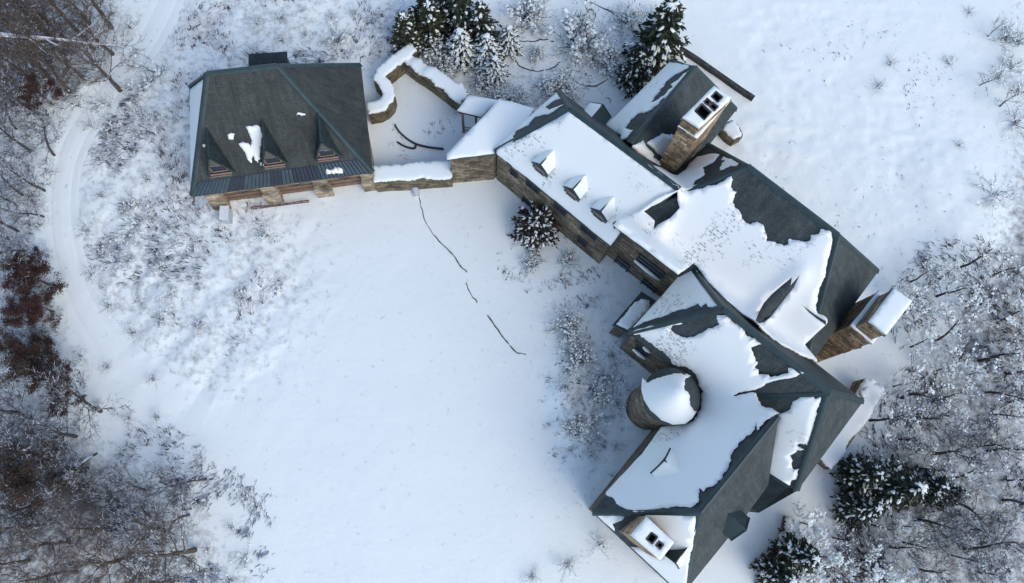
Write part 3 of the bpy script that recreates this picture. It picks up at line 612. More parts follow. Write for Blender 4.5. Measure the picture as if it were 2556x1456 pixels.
roof_snow(wing, [(AB, AF), CW], [K2(1510, 850), K2(1560, 855), K2(1610, 870), K2(1725, 930), K2(1790, 880), K2(1870, 790), K2(1960, 770), K2(2030, 775), K2(1990, 830), K2(1905, 870), K2(1920, 920), K2(1850, 970), K2(1840, 1000), K2(1880, 990), K2(1800, 1040), K2(1745, 1030), K2(1640, 950)], .14, .1, .4)
roof_snow(centre, CW, [K2(2060, 790), K2(2120, 800), K2(2165, 850), K2(2120, 855), K2(2080, 870), K2(2030, 890), K2(2050, 840)], .08, .18, step=.15)
# the big front slope, drifting into the valley behind the long ridge
_ad = (ar1-ar0)/np.linalg.norm(ar1-ar0); AX = Plane(ar1, ar1+np.array([-_ad[1], _ad[0], 0]), ar1+_ad-np.array([0, 0, 3.]))   # where the wing's roof ends
gsurf = [(CF, CB), (EB, EF)]; G3 = lambda q: hit_max(gsurf, q)[:2]
gline = [tuple(G3(K3(1275, 1140))), tuple(G3(K3(1590, 800)))]
lensA = [K3(*q) for q in ((1268, 1128), (1282, 1070), (1330, 1000), (1390, 935), (1460, 875), (1535, 815), (1522, 875), (1587, 800), (1550, 885), (1510, 935), (1445, 1020), (1385, 1095), (1335, 1135), (1292, 1148))]
lensB = [K3(*q) for q in ((1618, 998), (1660, 1025), (1720, 1070), (1800, 1118), (1800, 1150), (1730, 1100), (1680, 1060))]
def drift(x, y):
    a = np.minimum(CF.z(x, y), CB.z(x, y)); b = np.minimum(EB.z(x, y), EF.z(x, y)); r = .5*(a+b+np.sqrt((a-b)**2+.81)); d = segdist(np.asarray(x), np.asarray(y), gline); return r+.45*np.exp(-(d/.6)**2)
for L_ in (lensA, lensB): snow_sheet('cross_gable', [tuple(G3(q)) for q in L_], drift, centre, MT['roof'], .03, .06, step=.2)
roof_snow(centre, [(CF, CB), (EB, EF), (AF, AB, AX)], [K3(265, 420, 0), K3(330, 360), K3(480, 300), K3(620, 210), K3(800, 190), K3(900, 165), K3(1040, 115), K3(1115, 70), K3(1125, 100), K3(1110, 150), K3(1155, 185), K3(1125, 260), K3(1165, 310), K3(1190, 380), K3(1255, 420), K3(1300, 400), K3(1345, 420), K3(1360, 470), K3(1370, 540), K3(1490, 572), K3(1535, 560), K3(1530, 525), K3(1620, 540), K3(1690, 535), K3(1695, 495), K3(1755, 485), K3(1765, 452), K3(1840, 480), K3(1845, 520), K3(1830, 620), K3(1800, 760), K3(1745, 920), K3(1725, 1000), K3(1735, 1060), K3(1795, 1085), K3(1805, 1140, 0), K3(1640, 1290, 0),
    K3(1720, 1400, 0), K3(1715, 1425), K3(1620, 1370), K3(1450, 1270), K3(1300, 1165), K3(1130, 1010), K3(1000, 890), K3(870, 740), K3(835, 708, 0), K3(735, 780, 0)], .11, .10, .9,
    lift=lambda x, y: .45*np.exp(-(segdist(np.asarray(x), np.asarray(y), gline)/.6)**2), holes=[[tuple(G3(q)) for q in lensA], [tuple(G3(q)) for q in lensB], [CF.hit(p) for p in (K3(465, 350), K3(500, 330), K3(560, 285), K3(630, 250), K3(700, 222), K3(712, 265), K3(740, 305), K3(700, 350), K3(660, 395), K3(610, 425), K3(565, 450), K3(535, 485), K3(545, 420), K3(510, 385))]],
    melt=[(K3(950, 560), 3.2, 1.1, .75, .95), (K3(800, 690), 1.4, .5, .75, 1.3), (K3(1150, 400), 1.0, .9, .75, .85), (K3(1330, 590), 1.6, .9, .75, .8), (K3(520, 480), .9, .5, .75, 1.0), (K3(700, 500), 1.5, 1.1, .75, .5), (K3(1580, 600), 1.6, .8, .75, .7)])
# hip end and front slope of the long block
roof_snow(front, EW, [K3(830, 730), K3(870, 770), K3(940, 880), K3(1010, 960), K3(1050, 1005), K3(960, 1015), K3(935, 985), K3(905, 1015), K3(880, 985), K3(840, 1010), K3(740, 1035), K3(620, 1085), K3(500, 1120), K3(440, 1150), K3(380, 1192, 0), K3(600, 950, 0), K3(735, 795, 0)], .09, .12, melt=[(K3(650, 1010), 1.4, .7, 1.2, .95), (K3(780, 960), 1.0, .4, 1.2, .7)])
roof_snow(front, [(EF, EB), (HN, HE)], [K3(388, 1200, 0), K3(440, 1175), K3(560, 1155), K3(700, 1120), K3(765, 1135), K3(690, 1150), K3(680, 1180), K3(790, 1240), K3(850, 1230), K3(950, 1170), K3(1030, 1140), K3(1015, 1075), K3(1080, 1075), K3(1170, 1150), K3(1260, 1240), K3(1330, 1285), K3(1255, 1310),
    K4(1440, 330), K4(1470, 380), K4(1440, 420), K4(1470, 480), K4(1560, 500), K4(1640, 490), K4(1720, 470), K4(1720, 425), K4(1780, 430), K4(1840, 470), K4(1750, 505), K4(1600, 530), K4(1480, 590), K4(1300, 630), K4(1250, 660), K4(1350, 645), K4(1430, 640), K4(1460, 690), K4(1500, 740), K4(1580, 755), K4(1640, 790),
    K4(1540, 850), K4(1470, 930), K4(1455, 860), K4(1440, 930), K4(1350, 1010), K4(1290, 1080), K4(1250, 1150), K4(1230, 1240), K4(1150, 1340), K4(1030, 1430), K5(1020, 660), K5(1010, 780), K5(960, 820), K5(760, 830), K5(560, 855), K5(480, 862), K5(400, 830), K5(330, 790), K5(300, 740), K5(245, 715),
    K5(250, 690, 0), K5(545, 375, 0), K4(690, 905, 0), K4(860, 890), K4(960, 850), K4(1010, 760), K4(1020, 620), K4(960, 470), K4(900, 420), K4(790, 400), K4(750, 340)], .11, .09, 1.1, melt=[(K3(700, 1290), .8, 1.2, .6, 1.3), (K3(620, 1340), .5, .5, .6, 1.2), (K4(760, 970), 1.0, .35, .3, 1.1), (K3(1000, 1190), 1.2, .5, .6, .6)])
roof_snow(front, FP, [K4(1645, 795), K4(1740, 760), K4(1760, 700), K4(1830, 655), K4(1925, 655), K4(1940, 680), K4(1978, 660), K4(1970, 740), K4(1940, 850), K4(1900, 1000), K4(1880, 1055), K4(1790, 1050), K4(1850, 1090), K4(1790, 1095), K4(1730, 1140), K4(1745, 1200), K4(1770, 1250), K4(1810, 1245), K4(1800, 1320), K4(1745, 1340), K4(1730, 1382, 0), K4(1460, 1205, 0), K4(1530, 1080), K4(1600, 920)], .13, .10, melt=[(K4(1740, 930), .6, 1.0, .2, .6), (K4(1830, 1030), .8, .5, .2, .9)])
roof_snow(south, HW, [K5(140, 868, 0), K5(330, 866), K5(400, 900), K5(350, 940), K5(300, 960), K5(315, 1020, 0)], .08, .1)
roof_snow(south, HW, [K5(470, 870), K5(700, 868), K5(985, 885), K5(1000, 910), K5(985, 1050), K5(960, 1180), K5(930, 1330), K5(900, 1500), K5(880, 1555, 0), K5(450, 1150, 0), K5(540, 1160), K5(700, 1250), K5(790, 1120), K5(600, 920)], .11, .05)
# ---- dormers
for p in (K2(728, 905), K2(955, 1080), K2(1150, 1235)): HS(gable_dormer(None, AF, p, 1.15, .8, 1.35, .09, .05, frame=False, wallmat='teal'))
p = AB.hit(K2(1130, 470)); HS(gable_dormer(None, AB, K2(1150, 505), 1.35, .9, 1.5, .10, .12, snowmask=(1, 0) if AB.e[0] > 0 else (0, 1)))
HS(gable_dormer(None, HN, K4(690, 1195), 1.5, .35, 1.15, .13, .12, frame=False))
HS(gable_dormer(None, HE, K5(1318, 985), 1.4, .8, 1.6, None, .1, frame=False))
HS(gable_dormer(None, HW, K5(790, 1250), .95, .3, 1.15, .12, .1, snowmask=(1, 0), frame=False))
# ---- chimneys
def chimney(name, top, z1, z0, snowh=.12, flues=(), shoulder=None, taper=0):
    T = [at(p, z1)[:2] for p in top]; m = MB()
    if sum(T[i][0]*T[(i+1) % 4][1]-T[(i+1) % 4][0]*T[i][1] for i in range(4)) < 0: T = T[::-1]
    m.prism(T, shoulder[1]-.1 if shoulder else z0, z1-.02, top=not flues)
    if shoulder:
        S = [at(p, shoulder[1])[:2] for p in shoulder[0]]; m.prism(S, z0, shoulder[1])
    b = HS(m.build(name, MT['chim']))
    cl = MB(); cl.prism(inset(T, -.07), z1-.26, z1-.1, top=False, bottom=not flues); cl.build('cornice', MT['chim'], b)
    holes = [[at(p, z1)[:2] for p in f] for f in flues]
    P = [(*p, 0) for p in inset(T, -.03)]
    snow_sheet('snow_cap', P, lambda x, y: np.full(np.shape(x), z1-.02), b, MT['clump'], snowh, .1, holes, (), None, .2, .1, .12)
    if flues:
        f = MB(); f.face([(*p, z1-.45) for p in inset(T, .04)])
        for h in holes:
            for i in range(len(h)): a, c = h[i], h[(i+1) % len(h)]; f.face([(*a, z1+.02), (*c, z1+.02), (*c, z1-.44), (*a, z1-.44)]); f.face([(*c, z1+.02), (*a, z1+.02), (*a, z1-.44), (*c, z1-.44)])
        f.build('flue', MT['dark'], b); rm = MB()
        for h in holes:
            for i in range(len(h)): rm.tube([(*h[i], z1+.10), (*h[(i+1) % len(h)], z1+.10)], .045, 4, cap=True)
        rm.build('flue_rim', MT['darkstone'], b)
    if shoulder:
        S2 = inset(S, -.05); cl = MB(); cl.prism(S2, shoulder[1]-.12, shoulder[1]+.03); cl.build('ledge', MT['chim'], b)
        snow_sheet('snow', [(*p, 0) for p in S2], lambda x, y: np.full(np.shape(x), shoulder[1]+.02), b, MT['clump'], .05, .1, [inset(T, -.02)], (), None, .2, .04, .1)
    return b
sq = lambda K, x, y, w, h, a=.75: [K(x+w*i*math.cos(a)-h*j*math.sin(a), y+w*i*math.sin(a)+h*j*math.cos(a)) for i, j in ((-.5, -.5), (.5, -.5), (.5, .5), (-.5, .5))]
chimney('chimney', [K2(1992, 282), K2(2110, 366), K2(1882, 575), K2(1772, 500)], 11.4, 2, .14, [sq(K2, 2010, 360, 62, 52), sq(K2, 1942, 396, 38, 36), sq(K2, 1986, 430, 50, 40), sq(K2, 1910, 466, 90, 74)], ([K2(1988, 300), K2(2103, 385), K2(1866, 650), K2(1738, 568)], 10.4))
chimney('chimney', [K6(690, 768), K6(880, 517), K6(1015, 612), K6(818, 870)], 8.8, -.6, .14, (), ([K6(545, 803), K6(765, 535), K6(930, 650), K6(708, 938)], 7.2))
chimney('chimney', [K5(585, 905), K5(808, 1112), K5(697, 1257), K5(455, 1055)], 8.4, 2, .13, [sq(K5, 625, 1078, 62, 70, .66), sq(K5, 690, 1136, 48, 46, .66)])
m = MB(); p = at(K6(560, 985), 3.5); m.tube([p, p+np.array([.5, .1, .0]), p+np.array([.55, .12, -.25])], .06, 6, cap=True); m.box((p[0]-.25, p[1]+.05, 2.9), .18, .18, .8, .5); HS(m.build('flue_vent', MT['rust']))
# ---- windows in the long walls
wa, wb = inset([afl, afr, afr+(abr-afr)*.9, abl], .15)[:2]
for p, w, h in ((K2(680, 1000), 1.0, .8), (K2(880, 1165), .9, .8), (K2(1085, 1330), 1.2, .8), (K2(545, 905), .5, .7), (K2(640, 1120), .8, 1.0), (K2(1040, 1400), .7, .9)): window_on(wa, wb, p, w, h)
wa, wb = inset([cfl, cfc, ce, cb], .2)[:2]
window_on(wa, wb, K3(535, 715), 1.9, 1.2, sillsnow=True); window_on(wa, wb, K3(330, 700), 1.0, 1.3); window_on(wa, wb, K3(520, 860), 1.0, 1.3)
wa, wb = inset([efl, efx, es, ee, ebl], .3)[:2]
window_on(wa, wb, K3(475, 1330), .9, 1.0, sillsnow=True); window_on(wa, wb, K3(530, 1300), .5, .8, sillsnow=True)

# ================================================================== GARDEN WALLS, TERRACE AND SMALL THINGS
def garden_wall(label, path, w, h, name='garden_wall', mat='dwall', cap=.16, jag=.12, rough_=.0, cat='wall', face=None):
    P = [np.array(p[:2], float) for p in path]; L_, R_ = [], []
    for i, p in enumerate(P):
        d = P[min(i+1, len(P)-1)]-P[max(i-1, 0)]; d /= np.linalg.norm(d); n = np.array([-d[1], d[0]]); j = 1+rough_*RNG.uniform(-1, 1); L_.append(p+n*w/2*j); R_.append(p-n*w/2*j)
    r = empty(name, (P[0][0], P[0][1], 0)); tag(r, label, cat); m = MB()
    hs_ = h if hasattr(h, '__len__') else [h]*len(P); u = 0
    for i in range(len(P)-1):
        u2 = u+np.linalg.norm(P[i+1]-P[i])
        for A, f in ((L_, 1), (R_, -1)):
            q = [(*A[i], -.6), (*A[i+1], -.6), (*A[i+1], hs_[i+1]), (*A[i], hs_[i])]; uv = [(u, -.6), (u2, -.6), (u2, hs_[i+1]), (u, hs_[i])]
            if f > 0: q, uv = q[::-1], uv[::-1]
            m.face(q, uv)
        m.face([(*L_[i], hs_[i]), (*R_[i], hs_[i]), (*R_[i+1], hs_[i+1]), (*L_[i+1], hs_[i+1])]); u = u2
    for i, s in ((0, 1), (-1, -1)): q = [(*L_[i], -.6), (*R_[i], -.6), (*R_[i], hs_[i]), (*L_[i], hs_[i])]; m.face(q if s > 0 else q[::-1])
    put(m.build('stonework', MT[mat]), r)
    if cap:
        hp = np.array([p for p in P]); 
        def zf(x, y): 
            d = np.array([np.hypot(x-p[0], y-p[1]) for p in hp]); wgt = 1/(d**4+1e-4); return (wgt*np.array(hs_)[:, None]).sum(0)/wgt.sum(0)
        s = snow_sheet('snow_cap', [(*p,) for p in L_]+[(*p,) for p in R_[::-1]], zf, None, MT['clump'], cap, jag, (), (), None, .18, .02, .15); put(s, r)
    return r
zline = lambda K, pts, z: smooth_line([at(K(*p), z)[:2] for p in pts], 1)
garden_wall('straight snow-capped stone wall joining the garage to the link roof', [at(K1(x, y), 1.6)[:2] for x, y in ((1470, 998), (1560, 990), (1700, 985), (1850, 972), (2030, 962))], 1.15, 1.6, cap=.13)
garden_wall('zigzag snow-capped stone wall curling round the courtyard beside the garage', zline(K1, [(1755, 75), (1620, 180), (1490, 285), (1560, 355), (1585, 440), (1520, 505), (1425, 520)], 1.5), .8, 1.5, cap=.13, mat='dwall')
garden_wall('long dark ivy-grown stone wall between the courtyard and the snowy shrubs', [at(K1(x, y), 1.7)[:2] for x, y in ((1700, 130), (1790, 200), (1900, 270), (2010, 355), (2135, 450))], .9, [1.3, 1.5, 1.7, 1.7, 1.7], cap=.16, jag=.16)
garden_wall('low dark stone wall running past the far end of the north wing', [at(K0(x, y), .55)[:2] for x, y in ((1683, 106), (1740, 142), (1800, 184), (1850, 219), (1884, 241))], .28, .42, 'low_wall', 'darkstone', cap=0)
garden_wall('snow-topped terrace wall along the south-east foot of the house', [at(K4(x, y), 1.0)[:2] for x, y in ((2395, 560), (2330, 700), (2230, 880), (2120, 1050), (2010, 1190))], 1.3, [1.5, 1.2, 1.0, .9, .8], 'terrace_wall', cap=.2, jag=.1)
garden_wall('dark curved retaining wall at the edge of the south terrace', zline(K5, [(1765, 900), (1745, 1010), (1710, 1120), (1680, 1230), (1650, 1330)], .3), .35, .35, 'retaining_wall', cap=.1, jag=.3)
garden_wall('dark upright wall stub north of the terrace wall near the hip end', [at(K4(x, y), 1.6)[:2] for x, y in ((2330, 655), (2370, 600), (2425, 525))], .35, 1.6, 'wall_stub', cap=.08, jag=.2)
def edging(label, pts, r=.05, z=.05, mat='black', name='garden_edging', wob=.04, cat='edging', h=None):
    P = [gp(p) for p in pts]; P = smooth_line(P, 2) if len(P) > 2 else P; m = MB()
    Q = [np.array([p[0]+RNG.uniform(-wob, wob), p[1]+RNG.uniform(-wob, wob), gz1(p[0], p[1])+z+(RNG.uniform(-.05, .02) if not h else 0)]) for p in P]
    if h:                                                   # an upright board or kerb
        for a, b in zip(Q, Q[1:]):
            d = b-a; n = np.array([-d[1], d[0], 0]); n = n/np.linalg.norm(n)*r
            m.prism([(a+n)[:2], (b+n)[:2], (b-n)[:2], (a-n)[:2]], min(a[2], b[2])-.3, max(a[2], b[2])+h)
    else: m.tube(Q, [r*(.7+.6*random.random()) for _ in Q], 5, cap=True)
    o = m.build(name, MT[mat]); tag(o, label, cat, None); return o
edging('thin dark edging line curving down the lawn from the garden wall', [K0(*p) for p in ((1043, 470), (1050, 520), (1068, 570), (1100, 608), (1130, 635), (1148, 665), (1165, 680))], .035, .02)
edging('short middle length of dark edging showing through the lawn snow', [K0(*p) for p in ((1163, 708), (1175, 735), (1190, 755))], .035, .02)
edging('farthest length of dark edging on the lawn, ending in a bent tip', [K0(*p) for p in ((1217, 788), (1240, 822), (1262, 850), (1285, 880), (1310, 884))], .04, .02)
edging('dark curved kerb step sweeping across the snowy courtyard', [K1(*p) for p in ((1622, 640), (1650, 690), (1710, 745), (1780, 785), (1870, 805), (1975, 816))], .05, 0, name='kerb_step', cat='kerb', h=.16, wob=.0)
edging('shorter lower kerb step in the courtyard, ending in a square corner', [K1(*p) for p in ((1640, 765), (1690, 798), (1770, 818), (1776, 775))], .05, 0, name='kerb_step', cat='kerb', h=.14, wob=.0)
for lab, pts in (('dark round edging below the small snowy shrub bed at the top', ((1283, 150), (1300, 168), (1335, 182), (1380, 172), (1398, 155))), ('dark wavy edging above the small snowy shrub bed', ((1265, 88), (1290, 104), (1330, 103), (1360, 98), (1382, 104))),
                 ('dark curved edging below the bushy shrub bed by the big conifer', ((1420, 185), (1435, 205), (1465, 218), (1500, 212), (1535, 180), (1555, 160))), ('short dark curve at the left of the round bed', ((1237, 140), (1250, 158), (1268, 165))),
                 ('dark edging line between the upper shrubs and the snowfield', ((1450, -5), (1500, 18), (1540, 40), (1580, 70), (1600, 92)))):
    edging(lab, [K0(*p) for p in pts], .04, .02, wob=.05)
# pipe end, box, rail, planter
p = gp(K0(1034, 462)); q = gp(K0(1040, 490)); m = MB(); m.tube([p+(0, .45, .35), p+(0, 0, .22), q+(0, 0, .1)], [.28, .26, .22], 10, cap=True); tag(m.build('drain_pipe', MT['pipe'], smooth=True), 'pale grey drain pipe coming out of the garden wall foot', 'pipe')
p = gp(K0(572, 545)); e = empty('utility_box', tuple(p)); tag(e, 'narrow white box with a snowy lid standing before the garage corner', 'box'); m = MB(); m.box((p[0], p[1], p[2]-.2), .24, .42, 1.2, .03); put(m.build('case', MT['pipe']), e)
m = MB(); m.box((p[0], p[1], p[2]+1.0), .28, .47, .09, .03); put(m.build('lid', MT['white']), e)
a, b = gp(K1(585, 1245)), gp(K1(1000, 1195)); e = empty('edge_rail', tuple(a)); tag(e, 'low rusty rail along the foot of the garage doors', 'rail'); m = MB(); m.tube([a+(0, 0, .28), (a+b)/2+(0, -.05, .25), b+(0, 0, .28)], .04, 5, cap=True); m.tube([a+(0, -.08, .12), b+(0, -.06, .12)], .03, 5, cap=True); put(m.build('bar', MT['rust']), e)
m = MB()
for k in range(9): q = a+(b-a)*k/8; m.tube([q+(0, 0, -.2), q+(0, 0, .33)], .03, 4, cap=True)
put(m.build('stake', MT['rust']), e)
a, b = gp(K1(520, 1245)), gp(K1(600, 1290)); m = MB(); m.tube([a+(0, 0, .1), (a+b)/2+(0, 0, .16), b+(0, 0, .06)], [.04, .05, .03], 5, cap=True); tag(m.build('fallen_pole', MT['bark_pale']), 'thin pale pole lying in the snow before the garage', 'pole')
P = [at(K2(*q), .75)[:2] for q in ((2042, 592), (2072, 545), (2125, 518), (2172, 560), (2203, 622), (2196, 648), (2138, 678), (2085, 640))]; e = empty('stone_planter', (*P[0], 0)); tag(e, 'snow-filled stone planter beside the north wing and its chimney', 'planter')
m = MB(); m.prism(P, -.3, .72); put(m.build('basin', MT['dwall']), e); put(snow_sheet('snow', [(*p,) for p in inset(P, .1)], lambda x, y: np.full(np.shape(x), .72), None, MT['clump'], .16, .1, (), (), None, .15, .05, .2), e)
P = [at(K4(*q), .25)[:2] for q in ((1985, 1195), (1930, 1270), (1990, 1330), (2060, 1265))]

# ================================================================== PLANTS
def perp(d): a = np.cross(d, (0, 0, 1) if abs(d[2]) < .9 else (1, 0, 0)); a /= np.linalg.norm(a); return a, np.cross(d, a)
def limb(rnd, p, d, L, n, wob, lift):
    P = [p]; d = d/np.linalg.norm(d)
    for i in range(n):
        d = d+np.array([rnd.gauss(0, wob), rnd.gauss(0, wob), rnd.gauss(0, wob)+lift]); d /= np.linalg.norm(d); P.append(P[-1]+d*L/n)
    return P
def lump(m, p, r, fl=.6, mi=0):                             # a small clump of snow or leaves, uneven octahedron
    i = len(m.v); j = lambda: random.uniform(.7, 1.3)
    a = random.uniform(0, 1.5); ca, sa = math.cos(a)*r, math.sin(a)*r
    m.v += [tuple(p+np.array(o)) for o in ((ca*j(), sa*j(), 0), (-sa*j(), ca*j(), 0), (-ca*j(), -sa*j(), 0), (sa*j(), -ca*j(), 0), (0, 0, r*fl*j()), (0, 0, -r*fl*.6))]
    for f in ((0, 1, 4), (1, 2, 4), (2, 3, 4), (3, 0, 4), (1, 0, 5), (2, 1, 5), (3, 2, 5), (0, 3, 5)): m.f.append(tuple(i+k for k in f)); m.mi.append(mi); m.uv += [(0, 0)]*3
def pad(m, p, d, L, w, h):
    h_ = np.array([d[0], d[1], 0.]); h_ /= np.linalg.norm(h_)+1e-6; s_ = np.array([-h_[1], h_[0], 0]); i = len(m.v); k = [(-.5, .0), (-.2, .5), (.3, .42), (.55, 0), (.25, -.45), (-.25, -.5)]
    m.v += [tuple(p+d*L*a*random.uniform(.8, 1.2)+s_*w*b*random.uniform(.7, 1.3)) for a, b in k]+[tuple(p+np.array([0, 0, h])+d*L*random.uniform(-.15, .15)), tuple(p-np.array([0, 0, h*.4]))]
    for j in range(6):
        a, b = i+j, i+(j+1) % 6; m.f += [(b, a, i+6), (a, b, i+7)]; m.mi += [0, 0]; m.uv += [(0, 0)]*6
def leaf(m, p, d, L, w):
    a, b = perp(d); t = random.uniform(0, 3.14); s = (a*math.cos(t)+b*math.sin(t))*w; i = len(m.v)
    m.v += [tuple(p), tuple(p+d*L*.5+s), tuple(p+d*L), tuple(p+d*L*.5-s)]; m.f.append((i, i+1, i+2, i+3)); m.mi.append(0); m.uv += [(0, 0)]*4
def bare_tree(seed, h=10, spread=1.0, mat='bark_brown', lean=(0, 0), snow=0, leaves=None, dens=1.0, twig=.014, trunkmat=None):
    rnd = random.Random(seed); tr, cr, sn, lf = MB(), MB(), MB(), MB(); z = np.array([0, 0, 0.])
    T = limb(rnd, np.array([0, 0, -.3]), np.array([lean[0], lean[1], 1.]), h*.75, 9, .07, .05); tr.tube(T, [h*.02*(1-.8*i/9)+.015 for i in range(10)], 6)
    def twigs(P, L, lv, r):
        k = max(2, int((4 if lv == 1 else 4)*dens))
        for _ in range(k):
            i = rnd.randrange(1, len(P)); q = P[i]; d = P[i]-P[i-1]; d = d/np.linalg.norm(d); a, b = perp(d); t = rnd.uniform(0, 6.28); dd = d*.75+(a*math.cos(t)+b*math.sin(t))*rnd.uniform(.5, 1.0)+np.array([0, 0, .15])
            l = L*rnd.uniform(.5, 1.0); Q = limb(rnd, q, dd, l, 3, .13, .04); cr.tube(Q, [r, r*.8, r*.65, r*.35], 3)
            if snow and rnd.random() < snow: lump(sn, Q[rnd.randrange(1, 3)]+np.array([0, 0, r+.01]), rnd.uniform(.05, .12), .5)
            if leaves:
                for _ in range(7): v_ = np.array([rnd.gauss(0, 1), rnd.gauss(0, 1), rnd.gauss(0, .6)]); leaf(lf, Q[rnd.randrange(1, 4)]+np.array([rnd.gauss(0, .14) for _ in range(3)]), v_/np.linalg.norm(v_), rnd.uniform(.07, .14), rnd.uniform(.03, .055))
            if lv > 0: twigs(Q, l*.55, lv-1, r*.62)
    n = int(13*dens)
    for k in range(n):
        f = .28+.72*k/n; i = min(8, int(f*9)); q = T[i]+(T[i+1]-T[i])*(f*9-i) if f < 1 else T[9]; az = k*2.4+rnd.uniform(-.5, .5); el = .25+.9*f*f; d = np.array([math.cos(az)*math.cos(el), math.sin(az)*math.cos(el), math.sin(el)]); L = h*spread*.42*(1.15-.65*f)*rnd.uniform(.8, 1.15); r = .035*h/10*(1.3-.6*f)+.012
        Q = limb(rnd, q, d, L, 6, .14, .06); tr.tube(Q, [r*(1-.75*j/6) for j in range(7)], 4)
        for j in range(2, 7):
            for _ in range(2):
                a, b = perp(Q[j]-Q[j-1]); t = rnd.uniform(0, 6.28); dd = (Q[j]-Q[j-1])/np.linalg.norm(Q[j]-Q[j-1])*.8+(a*math.cos(t)+b*math.sin(t))*.75+np.array([0, 0, .15])
                l = L*rnd.uniform(.25, .5)*(1.1-.08*j); S = limb(rnd, Q[j], dd, l, 4, .14, .05); cr.tube(S, [twig*2*(1-.6*g/4) for g in range(5)], 3); twigs(S, l*.6, 1, twig)
                if snow:
                    for g in range(1, 5):
                        if rnd.random() < snow: lump(sn, S[g]+np.array([0, 0, twig*2]), rnd.uniform(.07, .17), .45)
    return [('trunk', tr, trunkmat or mat), ('crown', cr, mat)]+([('snow', sn, 'clump')] if snow else [])+([('foliage', lf, leaves)] if leaves else [])
def shrub(seed, r=1.5, h=1.6, stems=34, mat='bark_frost', snow=.3, sub=7, thick=.018, arch=-.06, lump_r=.09, tilt=None):
    rnd = random.Random(seed); st, sn = MB(), MB()
    for k in range(stems):
        az = rnd.uniform(0, 6.283); el = rnd.uniform(.15, 1.35); d = np.array([math.cos(az)*math.cos(el), math.sin(az)*math.cos(el), math.sin(el)*h/r]);
        if tilt is not None: d = d+np.array([*tilt, 0])
        L = math.hypot(r*math.cos(el), h*math.sin(el))*rnd.uniform(.65, 1.1)
        P = limb(rnd, np.array([rnd.gauss(0, .12*r), rnd.gauss(0, .12*r), -.05]), d, L, 5, .10, arch); st.tube(P, [thick*(1.2-.9*i/5) for i in range(6)], 3)
        for _ in range(sub):
            i = rnd.randrange(2, 6); dv = P[i]-P[i-1]; dv /= np.linalg.norm(dv); a, b = perp(dv); t = rnd.uniform(0, 6.28); Q = limb(rnd, P[i], dv+(a*math.cos(t)+b*math.sin(t))*.7, L*rnd.uniform(.15, .4), 2, .12, arch); st.tube(Q, [thick*.6, thick*.45, thick*.2], 3)
            if rnd.random() < snow: lump(sn, Q[1]+np.array([0, 0, .02]), rnd.uniform(.5, 1.2)*lump_r, .5)
        for i in range(2, 6):
            if rnd.random() < snow: lump(sn, P[i]+np.array([0, 0, .03]), rnd.uniform(.6, 1.5)*lump_r, .5)
    return [('stems', st, mat)]+([('snow', sn, 'clump')] if snow and sn.f else [])
def conifer(seed, h=5, r=1.7, mat='needle', snow=.3, whorls=11, droop=.25, fat=.09, dome=.8):
    rnd = random.Random(seed); tr, cr, sn = MB(), MB(), MB(); tr.tube([(0, 0, -.3), (0, 0, h*.5), (0, 0, h*.98)], [.09*h/4, .05*h/4, .015], 6)
    for w in range(whorls):
        f = w/(whorls-1); z = h*(.06+.92*f); R = r*(1-f**1.4*dome)*rnd.uniform(.9, 1.1) if f < 1 else r*.15; nb = max(4, int(5+9*(1-f)))
        for k in range(nb):
            az = k*6.283/nb+w*.9+rnd.uniform(-.3, .3); L = R*rnd.uniform(.75, 1.15); P = limb(rnd, np.array([0, 0, z]), np.array([math.cos(az), math.sin(az), .25]), L, 5, .08, -droop*.5); tr.tube(P, [.02, .016, .012, .01, .008, .005], 3)
            for i in range(1, 6):
                for _ in range(7):
                    t = rnd.random(); q = P[i-1]*(1-t)+P[i]*t; dv = P[i]-P[i-1]; dv = dv/np.linalg.norm(dv); sd = np.array([-dv[1], dv[0], 0])*rnd.choice((-1, 1))*rnd.uniform(.2, 1.0); dd = dv*.8+sd+np.array([0, 0, rnd.uniform(-.35, .15)]); dd /= np.linalg.norm(dd)
                    leaf(cr, q, dd, rnd.uniform(.18, .42)*(r/1.7)**.5, rnd.uniform(.05, .1))
                if rnd.random() < snow*(.5+.12*i): 
                    for _ in range(2):
                        dv = P[i]-P[i-1]; dv = dv/np.linalg.norm(dv); sd = np.array([-dv[1], dv[0], 0])*rnd.uniform(-.7, .7); dd = dv+sd; dd /= np.linalg.norm(dd)
                        pad(sn, P[i]+sd*.15+np.array([0, 0, .05]), dd, rnd.uniform(2.2, 4.4)*fat, rnd.uniform(1.0, 1.9)*fat, .5*fat)
    return [('trunk', tr, 'bark_brown'), ('crown', cr, mat), ('snow', sn, 'clump')]
protos = {}
def plant(key, name, builder, px, scale=1.0, label='', cat='tree', group=None, zview=0, rot=None, stretch=1.0, flat=(1, 1)):
    """one plant standing where the sight line through px meets height zview; copies share the proto's meshes"""
    if key not in protos: protos[key] = [(n, m.build(n, MT[mt], None).data) for n, m, mt in builder()]; [bpy.data.objects.remove(o) for o in list(col.objects) if o.users and o.data in [q[1] for q in protos[key]]]
    p = at(px, zview) if len(px) == 2 else px; z = gz1(p[0], p[1]); r = empty(name, (p[0], p[1], z)); rot = random.uniform(0, 6.283) if rot is None else rot; r.rotation_euler = (0, 0, rot); r.scale = (scale*flat[0], scale*flat[1], scale*stretch); tag(r, label, cat, group)
    for n, me in protos[key]:
        o = bpy.data.objects.new(n, me); col.objects.link(o); o.parent = r
        if n in ('snow', 'foliage', 'stems', 'crown'): o['kind'] = 'stuff'
    return r
rnd = random.Random(11)
def V(kind, n, fn): return [(f'{kind}{i}', (lambda i=i: fn(i))) for i in range(n)]
